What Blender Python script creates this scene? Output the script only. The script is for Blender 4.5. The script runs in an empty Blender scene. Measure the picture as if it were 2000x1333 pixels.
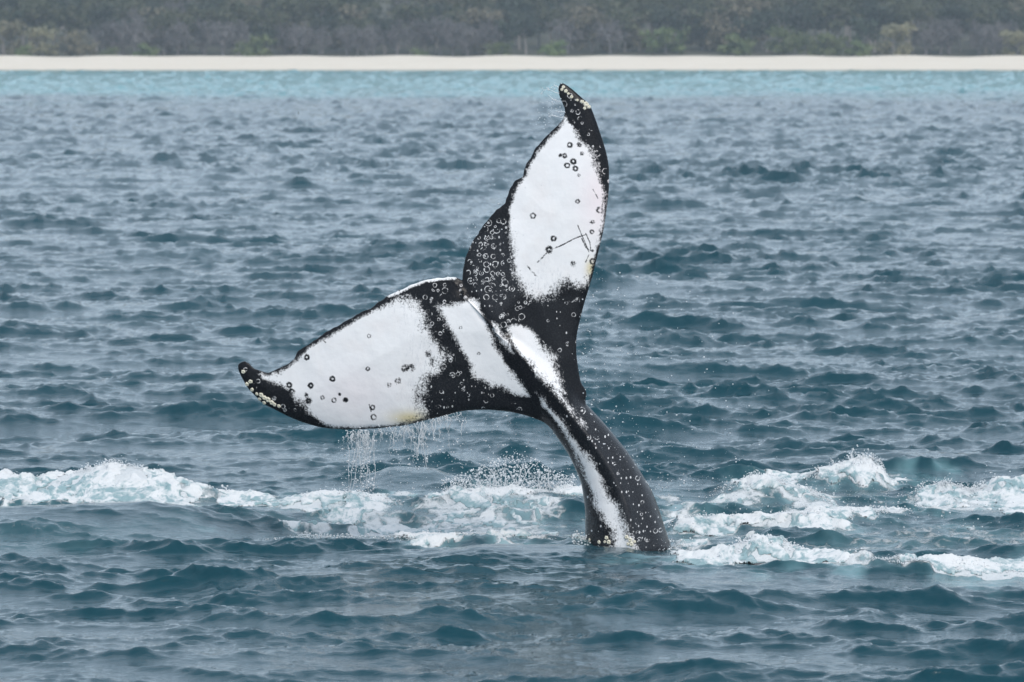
import bpy, math, random
import numpy as np
from mathutils import Vector, Matrix

rng = np.random.default_rng(7)
random.seed(7)
scene = bpy.context.scene
COL = scene.collection

# ------------------------------------------------------------------ camera
CAM_H = 4.59
FPX = 9680.0                      # focal length in pixels of the 2000 px wide photograph
PITCH = math.atan(592.5 / FPX)
cam_data = bpy.data.cameras.new('camera')
cam = bpy.data.objects.new('camera', cam_data)
COL.objects.link(cam)
cam.location = (0, 0, CAM_H)
cam.rotation_euler = (math.pi / 2 - PITCH, 0, 0)
cam_data.sensor_width = 36.0
cam_data.lens = 36.0 * FPX / 2000.0
cam_data.clip_start = 1.0
cam_data.clip_end = 5000.0
cam_data.dof.use_dof = True
cam_data.dof.focus_distance = 45.2
cam_data.dof.aperture_fstop = 4.8
scene.camera = cam

# ------------------------------------------------------------------ light: bright overcast
SUN_EL, SUN_AZ = math.radians(48), math.radians(158)      # azimuth measured from +Y, clockwise
world = bpy.data.worlds.new('World')
scene.world = world
world.use_nodes = True
wn = world.node_tree
wn.nodes.clear()
sky = wn.nodes.new('ShaderNodeTexSky')
sky.sky_type = 'NISHITA'
sky.sun_disc = False
sky.sun_elevation = SUN_EL
sky.sun_rotation = SUN_AZ
sky.air_density = 1.0
sky.dust_density = 2.0
sky.ozone_density = 1.0
hs = wn.nodes.new('ShaderNodeMix')            # an even cloud deck over the clear-sky light
hs.data_type = 'RGBA'
hs.inputs[0].default_value = 0.80
hs.inputs[7].default_value = (5.5, 6.5, 7.6, 1)
bg = wn.nodes.new('ShaderNodeBackground')
bg.inputs['Strength'].default_value = 0.110
wo = wn.nodes.new('ShaderNodeOutputWorld')
wn.links.new(sky.outputs[0], hs.inputs[6])
wn.links.new(hs.outputs[2], bg.inputs['Color'])
wn.links.new(bg.outputs[0], wo.inputs['Surface'])

sun_data = bpy.data.lights.new('sun', 'SUN')
sun_data.energy = 1.45
sun_data.angle = math.radians(25)
sun_data.color = (1.0, 0.93, 0.85)
sun = bpy.data.objects.new('sun', sun_data)
COL.objects.link(sun)
sdir = Vector((math.sin(SUN_AZ) * math.cos(SUN_EL), math.cos(SUN_AZ) * math.cos(SUN_EL), math.sin(SUN_EL)))
sun.rotation_euler = sdir.to_track_quat('Z', 'Y').to_euler()
sun.location = (0, -20, 60)

vs = scene.view_settings
vs.view_transform = 'Standard'
vs.look = 'None'
vs.exposure = 0.45
vs.gamma = 1.0
vs.use_curve_mapping = False
scene.cycles.use_denoising = True
scene.cycles.max_bounces = 5
scene.cycles.adaptive_threshold = 0.012
scene.cycles.volume_bounces = 1
scene.cycles.transparent_max_bounces = 12

# ------------------------------------------------------------------ helpers
CP, SP = math.cos(PITCH), math.sin(PITCH)


def at(px, py, Y):
    """world point seen at photograph pixel (px, py) on the vertical plane y = Y"""
    a = (np.asarray(px, float) - 1000.0) / FPX
    b = -(np.asarray(py, float) - 666.5) / FPX
    dy = CP + b * SP
    dz = -SP + b * CP
    t = Y / dy
    return np.stack(np.broadcast_arrays(a * t, np.full_like(t, 1.0) * Y, CAM_H + dz * t), -1)


def to_px(x, y, z):
    zz = z - CAM_H
    f = y * CP - zz * SP
    u = y * SP + zz * CP
    return 1000.0 + FPX * x / f, 666.5 - FPX * u / f


def ground(px, py):
    """world (x, y) on the water plane at photograph pixel"""
    a = (np.asarray(px, float) - 1000.0) / FPX
    b = -(np.asarray(py, float) - 666.5) / FPX
    dy = CP + b * SP
    dz = -SP + b * CP
    t = -CAM_H / dz
    return a * t, dy * t


def sstep(a, b, x):
    t = np.clip((x - a) / (b - a), 0, 1)
    return t * t * (3 - 2 * t)


def new_obj(name, verts, faces, mat=None, parent=None, smooth=True, loc=None):
    me = bpy.data.meshes.new(name)
    verts = np.asarray(verts, np.float32).reshape(-1, 3)
    if loc is not None:
        verts = verts - np.asarray(loc, np.float32)
    if isinstance(faces, np.ndarray):
        n, k = faces.shape
        me.vertices.add(len(verts))
        me.vertices.foreach_set('co', verts.ravel())
        me.loops.add(n * k)
        me.loops.foreach_set('vertex_index', faces.astype(np.int32).ravel())
        me.polygons.add(n)
        me.polygons.foreach_set('loop_start', np.arange(0, n * k, k, dtype=np.int32))
        me.polygons.foreach_set('loop_total', np.full(n, k, np.int32))
        me.update(calc_edges=True)
        me.validate()
    else:
        me.from_pydata([tuple(v) for v in verts], [], faces)
    if smooth:
        me.polygons.foreach_set('use_smooth', np.ones(len(me.polygons), bool))
    if mat is not None:
        me.materials.append(mat)
    ob = bpy.data.objects.new(name, me)
    COL.objects.link(ob)
    if loc is not None:
        ob.location = loc
    if parent is not None:
        ob.parent = parent
    return ob


def attr(ob, name, vals):
    a = ob.data.attributes.new(name, 'FLOAT', 'POINT')
    a.data.foreach_set('value', np.asarray(vals, np.float32).ravel())


def tag(ob, label=None, category=None, group=None, kind=None):
    if label: ob['label'] = label
    if category: ob['category'] = category
    if group: ob['group'] = group
    if kind: ob['kind'] = kind
    return ob


class NT:
    """small node-tree writer"""
    def __init__(self, name):
        self.mat = bpy.data.materials.new(name)
        self.mat.use_nodes = True
        self.t = self.mat.node_tree
        self.t.nodes.clear()
        self.out = self.t.nodes.new('ShaderNodeOutputMaterial')

    def n(self, kind, props=None, **ins):
        nd = self.t.nodes.new('ShaderNode' + kind)
        for k, v in (props or {}).items():
            setattr(nd, k, v)
        for k, v in ins.items():
            key = int(k[1:]) if k[0] == '_' and k[1:].isdigit() else k.replace('__', ' ')
            s = nd.inputs[key]
            if isinstance(v, bpy.types.NodeSocket):
                self.t.links.new(v, s)
            else:
                s.default_value = v
        return nd

    def math(self, op, a, b=0.0, c=0.0, clamp=False):
        return self.n('Math', dict(operation=op, use_clamp=clamp), _0=a, _1=b, _2=c).outputs[0]

    def mix(self, f, a, b):
        nd = self.t.nodes.new('ShaderNodeMix')
        nd.data_type = 'RGBA'
        for s, v in ((nd.inputs[0], f), (nd.inputs[6], a), (nd.inputs[7], b)):
            if isinstance(v, bpy.types.NodeSocket):
                self.t.links.new(v, s)
            else:
                s.default_value = v
        return nd.outputs[2]

    def ramp(self, x, lo, hi, a=0.0, b=1.0, smooth=True):
        return self.n('MapRange', dict(interpolation_type='SMOOTHSTEP' if smooth else 'LINEAR', clamp=True),
                      _0=x, _1=lo, _2=hi, _3=a, _4=b).outputs[0]

    def attr(self, name):
        return self.n('Attribute', dict(attribute_name=name)).outputs['Fac']

    def noise(self, vec, scale, detail=3.0, rough=0.55, dist=0.0, dims='3D'):
        return self.n('TexNoise', dict(noise_dimensions=dims), Vector=vec, Scale=scale, Detail=detail,
                      Roughness=rough, Distortion=dist).outputs['Fac']

    def scaled(self, vec, s):
        return self.n('Mapping', None, Vector=vec, Scale=s).outputs[0]

    def pos(self):
        return self.n('NewGeometry').outputs['Position']

    def surface(self, sh):
        self.t.links.new(sh, self.out.inputs['Surface'])
        return self.mat


# ------------------------------------------------------------------ random wave tiles
class Tile:
    """periodic random field made in Fourier space, sampled bilinearly"""
    def __init__(self, L, N, spec, rms, chop=0.0, seed=0):
        r = np.random.default_rng(seed)
        k = 2 * np.pi * np.fft.fftfreq(N, L / N)
        kx, ky = np.meshgrid(k, k, indexing='ij')
        kk = np.hypot(kx, ky)
        kk[0, 0] = 1e-6
        amp = np.sqrt(np.maximum(spec(kx, ky, kk), 0))
        amp[0, 0] = 0
        h = amp * (r.normal(size=(N, N)) + 1j * r.normal(size=(N, N)))
        z = np.fft.ifft2(h).real
        s = rms / z.std()
        self.z = (z * s).astype(np.float32)
        self.N, self.L, self.chop = N, L, chop
        if chop:
            self.dx = (np.fft.ifft2(1j * kx / kk * h).real * s * chop).astype(np.float32)
            self.dy = (np.fft.ifft2(1j * ky / kk * h).real * s * chop).astype(np.float32)

    def _bil(self, f, x, y):
        N = self.N
        u = (x / self.L * N) % N
        v = (y / self.L * N) % N
        i = u.astype(np.int32); j = v.astype(np.int32)
        fu = (u - i).astype(np.float32); fv = (v - j).astype(np.float32)
        i %= N; j %= N
        i1 = (i + 1) % N; j1 = (j + 1) % N
        return (f[i, j] * (1 - fu) + f[i1, j] * fu) * (1 - fv) + (f[i, j1] * (1 - fu) + f[i1, j1] * fu) * fv

    def __call__(self, x, y):
        return self._bil(self.z, np.asarray(x, float), np.asarray(y, float))

    def disp(self, x, y):
        return self._bil(self.dx, x, y), self._bil(self.dy, x, y), self._bil(self.z, x, y)


def wave_spec(lp, lmin, theta, spread, p=4.0):
    kp = 2 * np.pi / lp
    kmax = 2 * np.pi / lmin

    def f(kx, ky, kk):
        c = (kx * math.cos(theta) + ky * math.sin(theta)) / kk
        d = np.abs(c) ** spread * np.where(c > 0, 1.0, 0.12) + 0.03
        return np.exp(-(kp / kk) ** 2 * 1.25) / kk ** p * d * np.exp(-(kk / kmax) ** 2)
    return f


def iso_spec(lmax, lmin, p):
    k0, k1 = 2 * np.pi / lmax, 2 * np.pi / lmin
    return lambda kx, ky, kk: np.exp(-(k0 / kk) ** 2) / kk ** p * np.exp(-(kk / k1) ** 2)


TH = math.radians(-96)            # waves run towards the camera
SWELL = Tile(173.0, 512, wave_spec(8.0, 2.5, TH + .3, 3.0), 0.050, 0.8, 11)
SEA_A = Tile(61.0, 1024, wave_spec(2.4, 0.26, TH, 5.5, 3.8), 0.050, 0.72, 12)
SEA_B = Tile(11.3, 512, wave_spec(0.60, 0.05, TH - .2, 1.2, 3.6), 0.0140, 0.65, 13)
LUMP = Tile(5.3, 512, iso_spec(0.30, 0.03, 2.6), 1.0, 0, 21)
LUMP2 = Tile(3.1, 512, iso_spec(0.10, 0.014, 2.4), 1.0, 0, 22)
PATCH = Tile(9.7, 512, iso_spec(1.2, 0.08, 3.0), 1.0, 0, 23)
GUST = Tile(260.0, 256, iso_spec(60.0, 6.0, 3.0), 1.0, 0, 24)

# ridges of the churned water: per ridge  [(px, distance, height)], front sigma, back sigma
RIDGES = [
    dict(p=[(-400, 50.0, .12), (-150, 49.8, .20), (0, 49.6, .25), (70, 49.6, .20), (140, 49.6, .25), (215, 49.6, .36), (280, 49.5, .29),
            (330, 49.4, .21), (400, 49.1, .09), (460, 49.0, 0)], sf=.75, sb=.35),
    dict(p=[(-400, 46.8, .10), (0, 46.9, .14), (150, 46.9, .17), (290, 46.9, .18), (380, 46.8, .11), (440, 46.6, .05), (500, 46.5, 0)], sf=1.1, sb=.30),
    dict(p=[(820, 44.2, 0), (950, 44.15, .075), (1120, 44.1, .095), (1230, 44.1, .085), (1300, 44.0, .05), (1380, 44.0, 0)], sf=.7, sb=.30),
    dict(p=[(1390, 49.4, 0), (1440, 49.4, .13), (1485, 49.4, .22), (1540, 49.3, .16), (1600, 49.0, .10), (1660, 48.6, 0)], sf=.55, sb=.3),
    dict(p=[(1540, 51.0, 0), (1600, 51.0, .08), (1650, 51.0, .17), (1690, 51.0, .25), (1725, 51.0, .20), (1750, 51.0, 0)], sf=.4, sb=.3),
    dict(p=[(1280, 47.0, 0), (1330, 47.0, .07), (1500, 46.8, .09), (1590, 46.8, .13), (1650, 47.2, .12), (1760, 47.8, .05), (1800, 48, 0)], sf=.4, sb=.35),
    dict(p=[(1760, 49.6, 0), (1850, 49.6, .15), (1900, 49.6, .10), (1960, 49.4, .20), (2060, 49.4, .22), (2300, 49.4, .1)], sf=.6, sb=.4),
    dict(p=[(1310, 43.2, 0), (1390, 43.2, .06), (1440, 43.2, .17), (1475, 43.2, .23), (1530, 43.2, .20), (1580, 43.1, .08), (1640, 43.0, .05), (1720, 42.9, 0)], sf=.28, sb=.3),
    dict(p=[(1680, 42.5, 0), (1730, 42.45, .07), (1800, 42.4, .06), (1870, 42.4, .08), (1950, 42.3, .04), (2150, 42.3, .05)], sf=.22, sb=.3),
    dict(p=[(540, 48.5, 0), (630, 48.5, .10), (700, 48.5, .10), (770, 48.5, .03), (800, 48.5, 0)], sf=.5, sb=.3),
    dict(p=[(800, 48.8, 0), (900, 48.8, .05), (1010, 48.8, .11), (1050, 48.8, .07), (1140, 48.8, .09), (1220, 48.8, 0)], sf=.5, sb=.3),
    dict(p=[(700, 50.6, 0), (760, 50.6, .14), (850, 50.6, .15), (910, 50.6, 0)], sf=.6, sb=.5),
    dict(p=[(480, 45.8, 0), (600, 45.8, .05), (850, 45.6, .08), (1000, 45.5, .05), (1100, 45.5, 0)], sf=.35, sb=.4),
]
for r_ in RIDGES:
    q = sorted(((px - 1000) / FPX * d, d, h) for px, d, h in r_['p'])
    r_['x'], r_['y'], r_['h'] = (np.array(c) for c in zip(*q))


def ridges(x, y):
    z = np.zeros_like(x)
    for r_ in RIDGES:
        yc = np.interp(x, r_['x'], r_['y'])
        hh = np.interp(x, r_['x'], r_['h'], left=r_['h'][0], right=r_['h'][-1])
        s = np.where(y < yc, r_['sf'], r_['sb'])
        z = z + hh * np.exp(-((y - yc) / s) ** 2)
    return z


def poly_sd(px, py, poly):
    """signed distance to a polygon, positive inside"""
    poly = np.asarray(poly, float)
    px = np.asarray(px, float); py = np.asarray(py, float)
    d2 = np.full(px.shape, 1e18)
    ins = np.zeros(px.shape, bool)
    n = len(poly)
    for i in range(n):
        ax, ay = poly[i]; bx, by = poly[(i + 1) % n]
        ex, ey = bx - ax, by - ay
        t = np.clip(((px - ax) * ex + (py - ay) * ey) / max(ex * ex + ey * ey, 1e-9), 0, 1)
        d2 = np.minimum(d2, (px - ax - t * ex) ** 2 + (py - ay - t * ey) ** 2)
        if ay != by:
            c = ((ay > py) != (by > py)) & (px < (bx - ax) * (py - ay) / (by - ay) + ax)
            ins ^= c
    return np.where(ins, 1, -1) * np.sqrt(d2)


def line_d(px, py, pts):
    d2 = np.full(np.shape(px), 1e18)
    for (ax, ay), (bx, by) in zip(pts[:-1], pts[1:]):
        ex, ey = bx - ax, by - ay
        t = np.clip(((px - ax) * ex + (py - ay) * ey) / max(ex * ex + ey * ey, 1e-9), 0, 1)
        d2 = np.minimum(d2, (px - ax - t * ex) ** 2 + (py - ay - t * ey) ** 2)
    return np.sqrt(d2)


# foam laid out on the water plane: (polygon in ground coordinates given by px column and distance, amount, soft edge in metres)
FOAM = [
    ([(-400, 48.0), (0, 47.9), (200, 47.9), (330, 47.9), (430, 47.9), (440, 49.4), (330, 49.9), (0, 50.2), (-400, 50.4)], .86, .35),
    ([(560, 48.0), (640, 46.4), (700, 45.6), (900, 45.3), (1150, 45.1), (1150, 46.2), (900, 46.6), (780, 47.6), (720, 48.9), (600, 49.2), (480, 48.9)], .95, .4),
    ([(400, 48.2), (560, 47.9), (640, 48.4), (560, 49.2), (400, 49.4)], .85, .25),
    ([(760, 46.6), (1150, 46.0), (1150, 49.2), (1000, 49.3), (800, 49.2), (740, 48.2)], .62, .4),
    ([(820, 48.5), (1150, 48.5), (1150, 49.3), (830, 49.3)], .9, .3),
    ([(1280, 47.3), (1300, 46.6), (1480, 46.2), (1620, 46.2), (1680, 47.0), (1800, 47.6), (1800, 48.1), (1560, 47.4)], .93, .25),
    ([(1270, 48.6), (1340, 47.6), (1430, 48.4), (1500, 48.7), (1650, 48.0), (1760, 48.6), (1640, 49.2), (1500, 50.0), (1430, 49.9), (1390, 49.4)], .66, .35),
    ([(1540, 50.6), (1650, 50.5), (1760, 50.4), (1760, 51.5), (1560, 51.5)], .9, .25),
    ([(1760, 48.4), (2000, 46.4), (2300, 46.4), (2300, 50.6), (1990, 50.4), (1780, 50.0)], .68, .4),
    ([(1500, 44.4), (1750, 44.3), (2200, 44.4), (2200, 46.4), (1640, 46.2)], .42, .5),
    ([(1330, 43.0), (1400, 42.6), (1560, 42.45), (1690, 42.5), (1680, 43.2), (1620, 43.7), (1500, 43.9), (1350, 43.6)], 1.0, .16),
    ([(1690, 42.3), (1800, 42.1), (2200, 42.0), (2200, 42.8), (1900, 42.85), (1730, 42.85)], 1.0, .14),
    ([(1600, 42.6), (1720, 42.4), (1760, 42.9), (1640, 43.2)], .95, .15),
    ([(1095, 44.75), (1165, 44.7), (1165, 45.7), (1080, 45.6)], .85, .2), ([(1270, 44.6), (1350, 44.7), (1440, 45.6), (1280, 46.2)], .66, .3),
    ([(-300, 44.6), (100, 44.4), (330, 45.2), (300, 46.0), (-300, 46.0)], .24, .5),
]
FOAM = [(np.array([((px - 1000) / FPX * d, d) for px, d in p]), a, e) for p, a, e in FOAM]


def foam_amount(x, y):
    """0..1 amount of foam, and aeration of the water, at plane position"""
    F = np.zeros_like(x); A = np.zeros_like(x)
    m = (y > 40.5) & (y < 53.5) & (np.abs(x) < 8.5)
    xs, ys = x[m], y[m]
    f = np.zeros_like(xs); ae = np.zeros_like(xs)
    wob = PATCH(xs * 0.7, ys * 0.35)
    for p, a, e in FOAM:
        sd = poly_sd(xs, ys, p)
        f = np.maximum(f, a * sstep(-e, e, sd + wob * e * .8))
        ae = np.maximum(ae, a * sstep(-.75, .45, sd + wob * .35))
    F[m] = f; A[m] = ae
    return F, A


def sea_disp(x, y):
    """displacement of the water surface at rest position x, y"""
    d = np.maximum(y, 20.0)
    sx, sy, sz = SWELL.disp(x, y)
    ax, ay, az = SEA_A.disp(x + .13 * y, y)
    q = az / .05
    az = .05 * ((np.logaddexp(0, 2.4 * (q - .2)) * .60 - .50) * .78 + .22 * q)       # peaked crests over flat troughs
    bx, by, bz = SEA_B.disp(x, y)
    kb = .42 + .95 * sstep(-.6, 1.4, q)
    bx, by, bz = bx * kb, by * kb, bz * kb
    g = np.clip(1.0 + 0.10 * GUST(x, y) + .12 * PATCH(x * .05, y * .03), .7, 1.4)
    calm = 1 - .55 * np.exp(-(((y - 43.0) / .75) ** 2)) * np.exp(-(((x - .9) / 1.6) ** 2))
    ga = g * calm * (1 + .9 * sstep(75, 300, y))
    shore = sstep(705, 640, y) * .7 + .3
    fade_b = sstep(420, 120, y)
    dx = (sx + ax * ga + bx * ga * fade_b) * shore
    dy = (sy + ay * ga + by * ga * fade_b - .15 * np.maximum(az + .01, 0) * ga) * shore      # crests lean towards the shore they run to
    dz = (sz + az * ga + bz * ga * fade_b) * shore
    m = (y > 38) & (y < 56) & (np.abs(x) < 12)
    if m.any():
        rz = np.zeros_like(x)
        rz[m] = ridges(x[m], y[m])
        k = 1 / (1 + 6 * rz)
        dx, dy, dz = dx * k, dy * k, dz * k * .9 + rz
    return dx, dy, dz


# ------------------------------------------------------------------ sea
def sea_material():
    t = NT('sea_water')
    P = t.pos()
    sep = t.n('SeparateXYZ', None, Vector=P)
    y = sep.outputs['Y']
    aer = t.attr('aeration')
    foam = t.attr('foam')
    # body colour: deep teal, turquoise over the sand shallows, milky aqua where bubbles are mixed in
    wob = t.noise(t.scaled(P, (.02, .012, 1)), 1.0, 4)
    yy = t.math('ADD', y, t.math('MULTIPLY', t.math('SUBTRACT', wob, .5), 220.0))
    shallow = t.ramp(yy, 330.0, 450.0)
    deepv = t.noise(t.scaled(P, (.25, .12, 1)), 1.0, 2)
    deep = t.mix(deepv, (.0003, .034, .050, 1), (.0006, .046, .064, 1))
    c = t.mix(shallow, deep, (.020, .25, .265, 1))
    aerc = t.mix(t.noise(t.scaled(P, (2.0, 1.1, 2)), 1.0, 4), (.035, .15, .175, 1), (.23, .36, .385, 1))
    an = t.noise(t.scaled(P, (1.1, .55, 1.1)), 1.0, 4, .6)
    c = t.mix(t.math('MULTIPLY', t.math('MULTIPLY', aer, t.ramp(an, .32, .62, .25, 1.0)), .9), c, aerc)
    c = t.mix(t.math('MULTIPLY', t.ramp(foam, .35, .95), t.ramp(an, .3, .6, .35, .85)), c, (.36, .50, .525, 1))
    # lacy foam
    w1 = t.n('TexNoise', None, Vector=t.scaled(P, (1.4, .9, 1.4)), Scale=1.6, Detail=4.0, Roughness=.6)
    Pw = t.n('VectorMath', dict(operation='MULTIPLY_ADD'), _0=w1.outputs['Color'], _1=(.9, .9, .9), _2=P).outputs[0]
    vor = t.n('TexVoronoi', dict(feature='DISTANCE_TO_EDGE'), Vector=t.scaled(Pw, (3.2, 2.0, 3.2)), Scale=1.0).outputs['Distance']
    lace = t.ramp(vor, .0, .34, 1.0, 0.0, False)
    fine = t.noise(t.scaled(P, (9, 5, 9)), 1.0, 5, .65)
    pat = t.math('ADD', t.math('MULTIPLY', lace, .55), t.math('MULTIPLY', fine, .85))
    fv = t.math('ADD', t.math('MULTIPLY', foam, 1.22), t.math('SUBTRACT', pat, .72))
    fm = t.ramp(fv, .52, .98)
    fm = t.math('MULTIPLY', fm, t.ramp(foam, .05, .3))
    cap = t.attr('whitecap')
    capn = t.ramp(t.math('ADD', cap, t.math('MULTIPLY', t.math('SUBTRACT', fine, .5), 1.6)), .55, .85)
    fm = t.math('MAXIMUM', fm, t.math('MULTIPLY', capn, t.ramp(cap, .02, .2)))
    # ripples
    r1 = t.noise(t.n('Mapping', None, Vector=P, Rotation=(0, 0, .22), Scale=(4.5, 9.0, 5.0)).outputs[0], 1.0, 5, .62)
    r2 = t.noise(t.n('Mapping', None, Vector=P, Rotation=(0, 0, -.3), Scale=(18.0, 40.0, 26.0)).outputs[0], 1.0, 3, .6)
    hgt = t.math('ADD', t.math('MULTIPLY', r1, .008), t.math('MULTIPLY', r2, .0034))
    far = t.ramp(y, 40.0, 260.0, 1.0, .7)
    r0 = t.noise(t.scaled(P, (.75, .42, 1.0)), 1.0, 3, .6)
    hgt = t.math('ADD', hgt, t.math('MULTIPLY', t.math('MULTIPLY', r0, .40), t.ramp(y, 70.0, 300.0)))
    hgt = t.math('ADD', hgt, t.math('MULTIPLY', t.math('MULTIPLY', fm, fine), .05))
    bmp = t.n('Bump', None, Strength=far, Distance=1.0, Height=hgt).outputs[0]
    col = t.mix(fm, c, (.58, .60, .61, 1))
    rough = t.math('ADD', t.ramp(y, 40.0, 400.0, .05, .10), t.math('MULTIPLY', fm, .5))
    b = t.n('BsdfPrincipled', None, Base__Color=col, Roughness=rough, IOR=1.29, Normal=bmp)
    return t.surface(b.outputs[0])


def build_sea():
    # rows get further apart with distance, columns further apart outside the middle
    ys = [22.0]
    while ys[-1] < 712:
        d = ys[-1]
        s = 0.046 * (max(d, 40) / 40.0) ** 1.5
        if d < 34: s = .09
        if 41.5 < d < 52: s = .040
        ys.append(d + s)
    ys = np.array(ys)
    inner = np.linspace(-1, 1, 661)
    outer = 1 + (np.arange(1, 61) / 60) ** 2.2 * 6 + np.arange(1, 61) * .004
    a = np.concatenate([-outer[::-1], inner, outer]) * .118
    W = np.where(ys < 30, 30, ys)
    X = a[None, :] * W[:, None]
    Y = np.repeat(ys[:, None], len(a), 1)
    nr, nc = X.shape
    x, y = X.ravel(), Y.ravel()
    dx, dy, dz = sea_disp(x, y)
    F, A = foam_amount(x, y)
    # small whitecaps on the steepest crests
    ax, ay, az = SEA_A.disp(x + .13 * y, y)
    cap = np.zeros_like(x)
    v = np.stack([x + dx, y + dy, dz], -1)
    idx = np.arange(nr * nc).reshape(nr, nc)
    f = np.stack([idx[:-1, :-1], idx[:-1, 1:], idx[1:, 1:], idx[1:, :-1]], -1).reshape(-1, 4)
    ob = new_obj('sea', v, f, sea_material())
    attr(ob, 'foam', F); attr(ob, 'aeration', A); attr(ob, 'whitecap', cap)
    tag(ob, 'choppy teal sea, turquoise in the shallows off the beach', 'sea', kind='structure')
    print('sea', nr, nc, nr * nc)
    return ob


build_sea()


# ------------------------------------------------------------------ beach and land
def build_land():
    t = NT('sand')
    P = t.pos()
    n = t.noise(t.scaled(P, (.15, .5, .5)), 1.0, 4)
    n2 = t.noise(t.scaled(P, (1.5, 3, 3)), 1.0, 3)
    c = t.mix(n, (.60, .52, .42, 1), (.72, .64, .54, 1))
    wet = t.ramp(t.n('SeparateXYZ', None, Vector=P).outputs['Z'], .06, .22, 1.0, 0.0)
    c = t.mix(t.math('MULTIPLY', wet, .6), c, (.42, .36, .29, 1))
    bm = t.n('Bump', None, Strength=.4, Distance=.1, Height=n2).outputs[0]
    sand = t.surface(t.n('BsdfPrincipled', None, Base__Color=c, Roughness=.9, Normal=bm).outputs[0])
    xs = np.concatenate([np.linspace(-900, -110, 30), np.linspace(-105, 105, 211), np.linspace(110, 900, 30)])
    prof = [(690, -.8), (697, -.15), (700, .0), (704, .35), (709, .85), (715, 1.3), (720, 1.65), (724, 1.84), (727, 1.85), (730, 1.75), (734, 1.7)]
    V = []
    for yv, zv in prof:
        for xv in xs:
            w = 1.6 * math.sin(xv * .045 + 1) + .9 * math.sin(xv * .11)
            dz = (.10 * math.sin(xv * .17 + yv) + .07 * math.sin(xv * .43 + 2)) * (1 if yv > 722 else .2)
            V.append((xv, yv + w * (1 if yv < 712 else .4), zv + dz))
    m = len(xs); n_ = len(prof)
    idx = np.arange(m * n_).reshape(n_, m)
    f = np.stack([idx[:-1, :-1], idx[:-1, 1:], idx[1:, 1:], idx[1:, :-1]], -1).reshape(-1, 4)
    tag(new_obj('beach', V, f, sand), 'narrow strip of pale sand along the far shore', 'beach', kind='structure')

    t = NT('forest_floor')
    P = t.pos()
    c = t.mix(t.noise(P, .4, 4), (.035, .045, .022, 1), (.09, .075, .055, 1))
    soil = t.surface(t.n('BsdfPrincipled', None, Base__Color=c, Roughness=.95).outputs[0])
    xs = np.linspace(-900, 900, 181)
    yp = np.concatenate([np.linspace(728, 800, 19), np.linspace(810, 1500, 30)])
    X, Y = np.meshgrid(xs, yp)
    Z = land_z(X, Y)
    idx = np.arange(X.size).reshape(X.shape)
    f = np.stack([idx[:-1, :-1], idx[:-1, 1:], idx[1:, 1:], idx[1:, :-1]], -1).reshape(-1, 4)
    tag(new_obj('hillside', np.stack([X, Y, Z], -1).reshape(-1, 3), f, soil),
        'wooded ground rising gently behind the beach', 'hillside', kind='structure')


def land_z(x, y):
    return 1.5 + np.maximum(y - 732, 0) * .055 + .3 * np.sin(np.asarray(x) * .05) + 45 * sstep(800, 1500, np.asarray(y, float))


build_land()


# ------------------------------------------------------------------ trees
def leaf_mat(name, a, b):
    t = NT(name)
    info = t.n('ObjectInfo')
    P = t.pos()
    n = t.noise(P, .55, 3, .6)
    c = t.mix(t.ramp(n, .3, .7), a + (1,), b + (1,))
    c = t.n('HueSaturation', None, Hue=t.ramp(info.outputs['Random'], 0, 1, .485, .515, False), Value=t.ramp(info.outputs['Random'], 0, 1, .75, 1.25, False), Color=c).outputs[0]
    d = t.n('BsdfPrincipled', None, Base__Color=c, Roughness=.6)
    tr = t.n('BsdfTranslucent', None, Color=c)
    return t.surface(t.n('MixShader', None, _0=.25, _1=d.outputs[0], _2=tr.outputs[0]).outputs[0])


def bark_mat(name, a, b):
    t = NT(name)
    c = t.mix(t.noise(t.scaled(t.pos(), (3, 3, .8)), 1.0, 4), a + (1,), b + (1,))
    return t.surface(t.n('BsdfPrincipled', None, Base__Color=c, Roughness=.85).outputs[0])


BARK = bark_mat('grey_bark', (.16, .14, .13), (.38, .35, .33))
BARK_PALE = bark_mat('pale_bark', (.12, .105, .11), (.27, .245, .25))
LEAF = {
    'olive': leaf_mat('olive_leaf', (.045, .062, .024), (.12, .125, .06)),
    'dark': leaf_mat('dark_leaf', (.018, .034, .022), (.05, .07, .04)),
    'lime': leaf_mat('lime_leaf', (.075, .115, .035), (.16, .19, .07)),
    'mauve': leaf_mat('mauve_twig', (.085, .078, .078), (.18, .165, .165)),
    'tan': leaf_mat('tan_leaf', (.13, .12, .07), (.24, .21, .13)),
}


def tube(V, Fc, pts, rad, sides=5):
    base = len(V)
    pts = [Vector(p) for p in pts]
    for i, p in enumerate(pts):
        d = (pts[min(i + 1, len(pts) - 1)] - pts[max(i - 1, 0)])
        if d.length < 1e-9: d = Vector((0, 0, 1))
        d.normalize()
        u = d.orthogonal().normalized(); w = d.cross(u)
        for k in range(sides):
            a = 2 * math.pi * k / sides
            V.append(tuple(p + (u * math.cos(a) + w * math.sin(a)) * rad[i]))
    for i in range(len(pts) - 1):
        for k in range(sides):
            k1 = (k + 1) % sides
            Fc.append((base + i * sides + k, base + i * sides + k1, base + (i + 1) * sides + k1, base + (i + 1) * sides + k))
    Fc.append(tuple(base + k for k in range(sides))[::-1])
    Fc.append(tuple(base + (len(pts) - 1) * sides + k for k in range(sides)))


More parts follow.
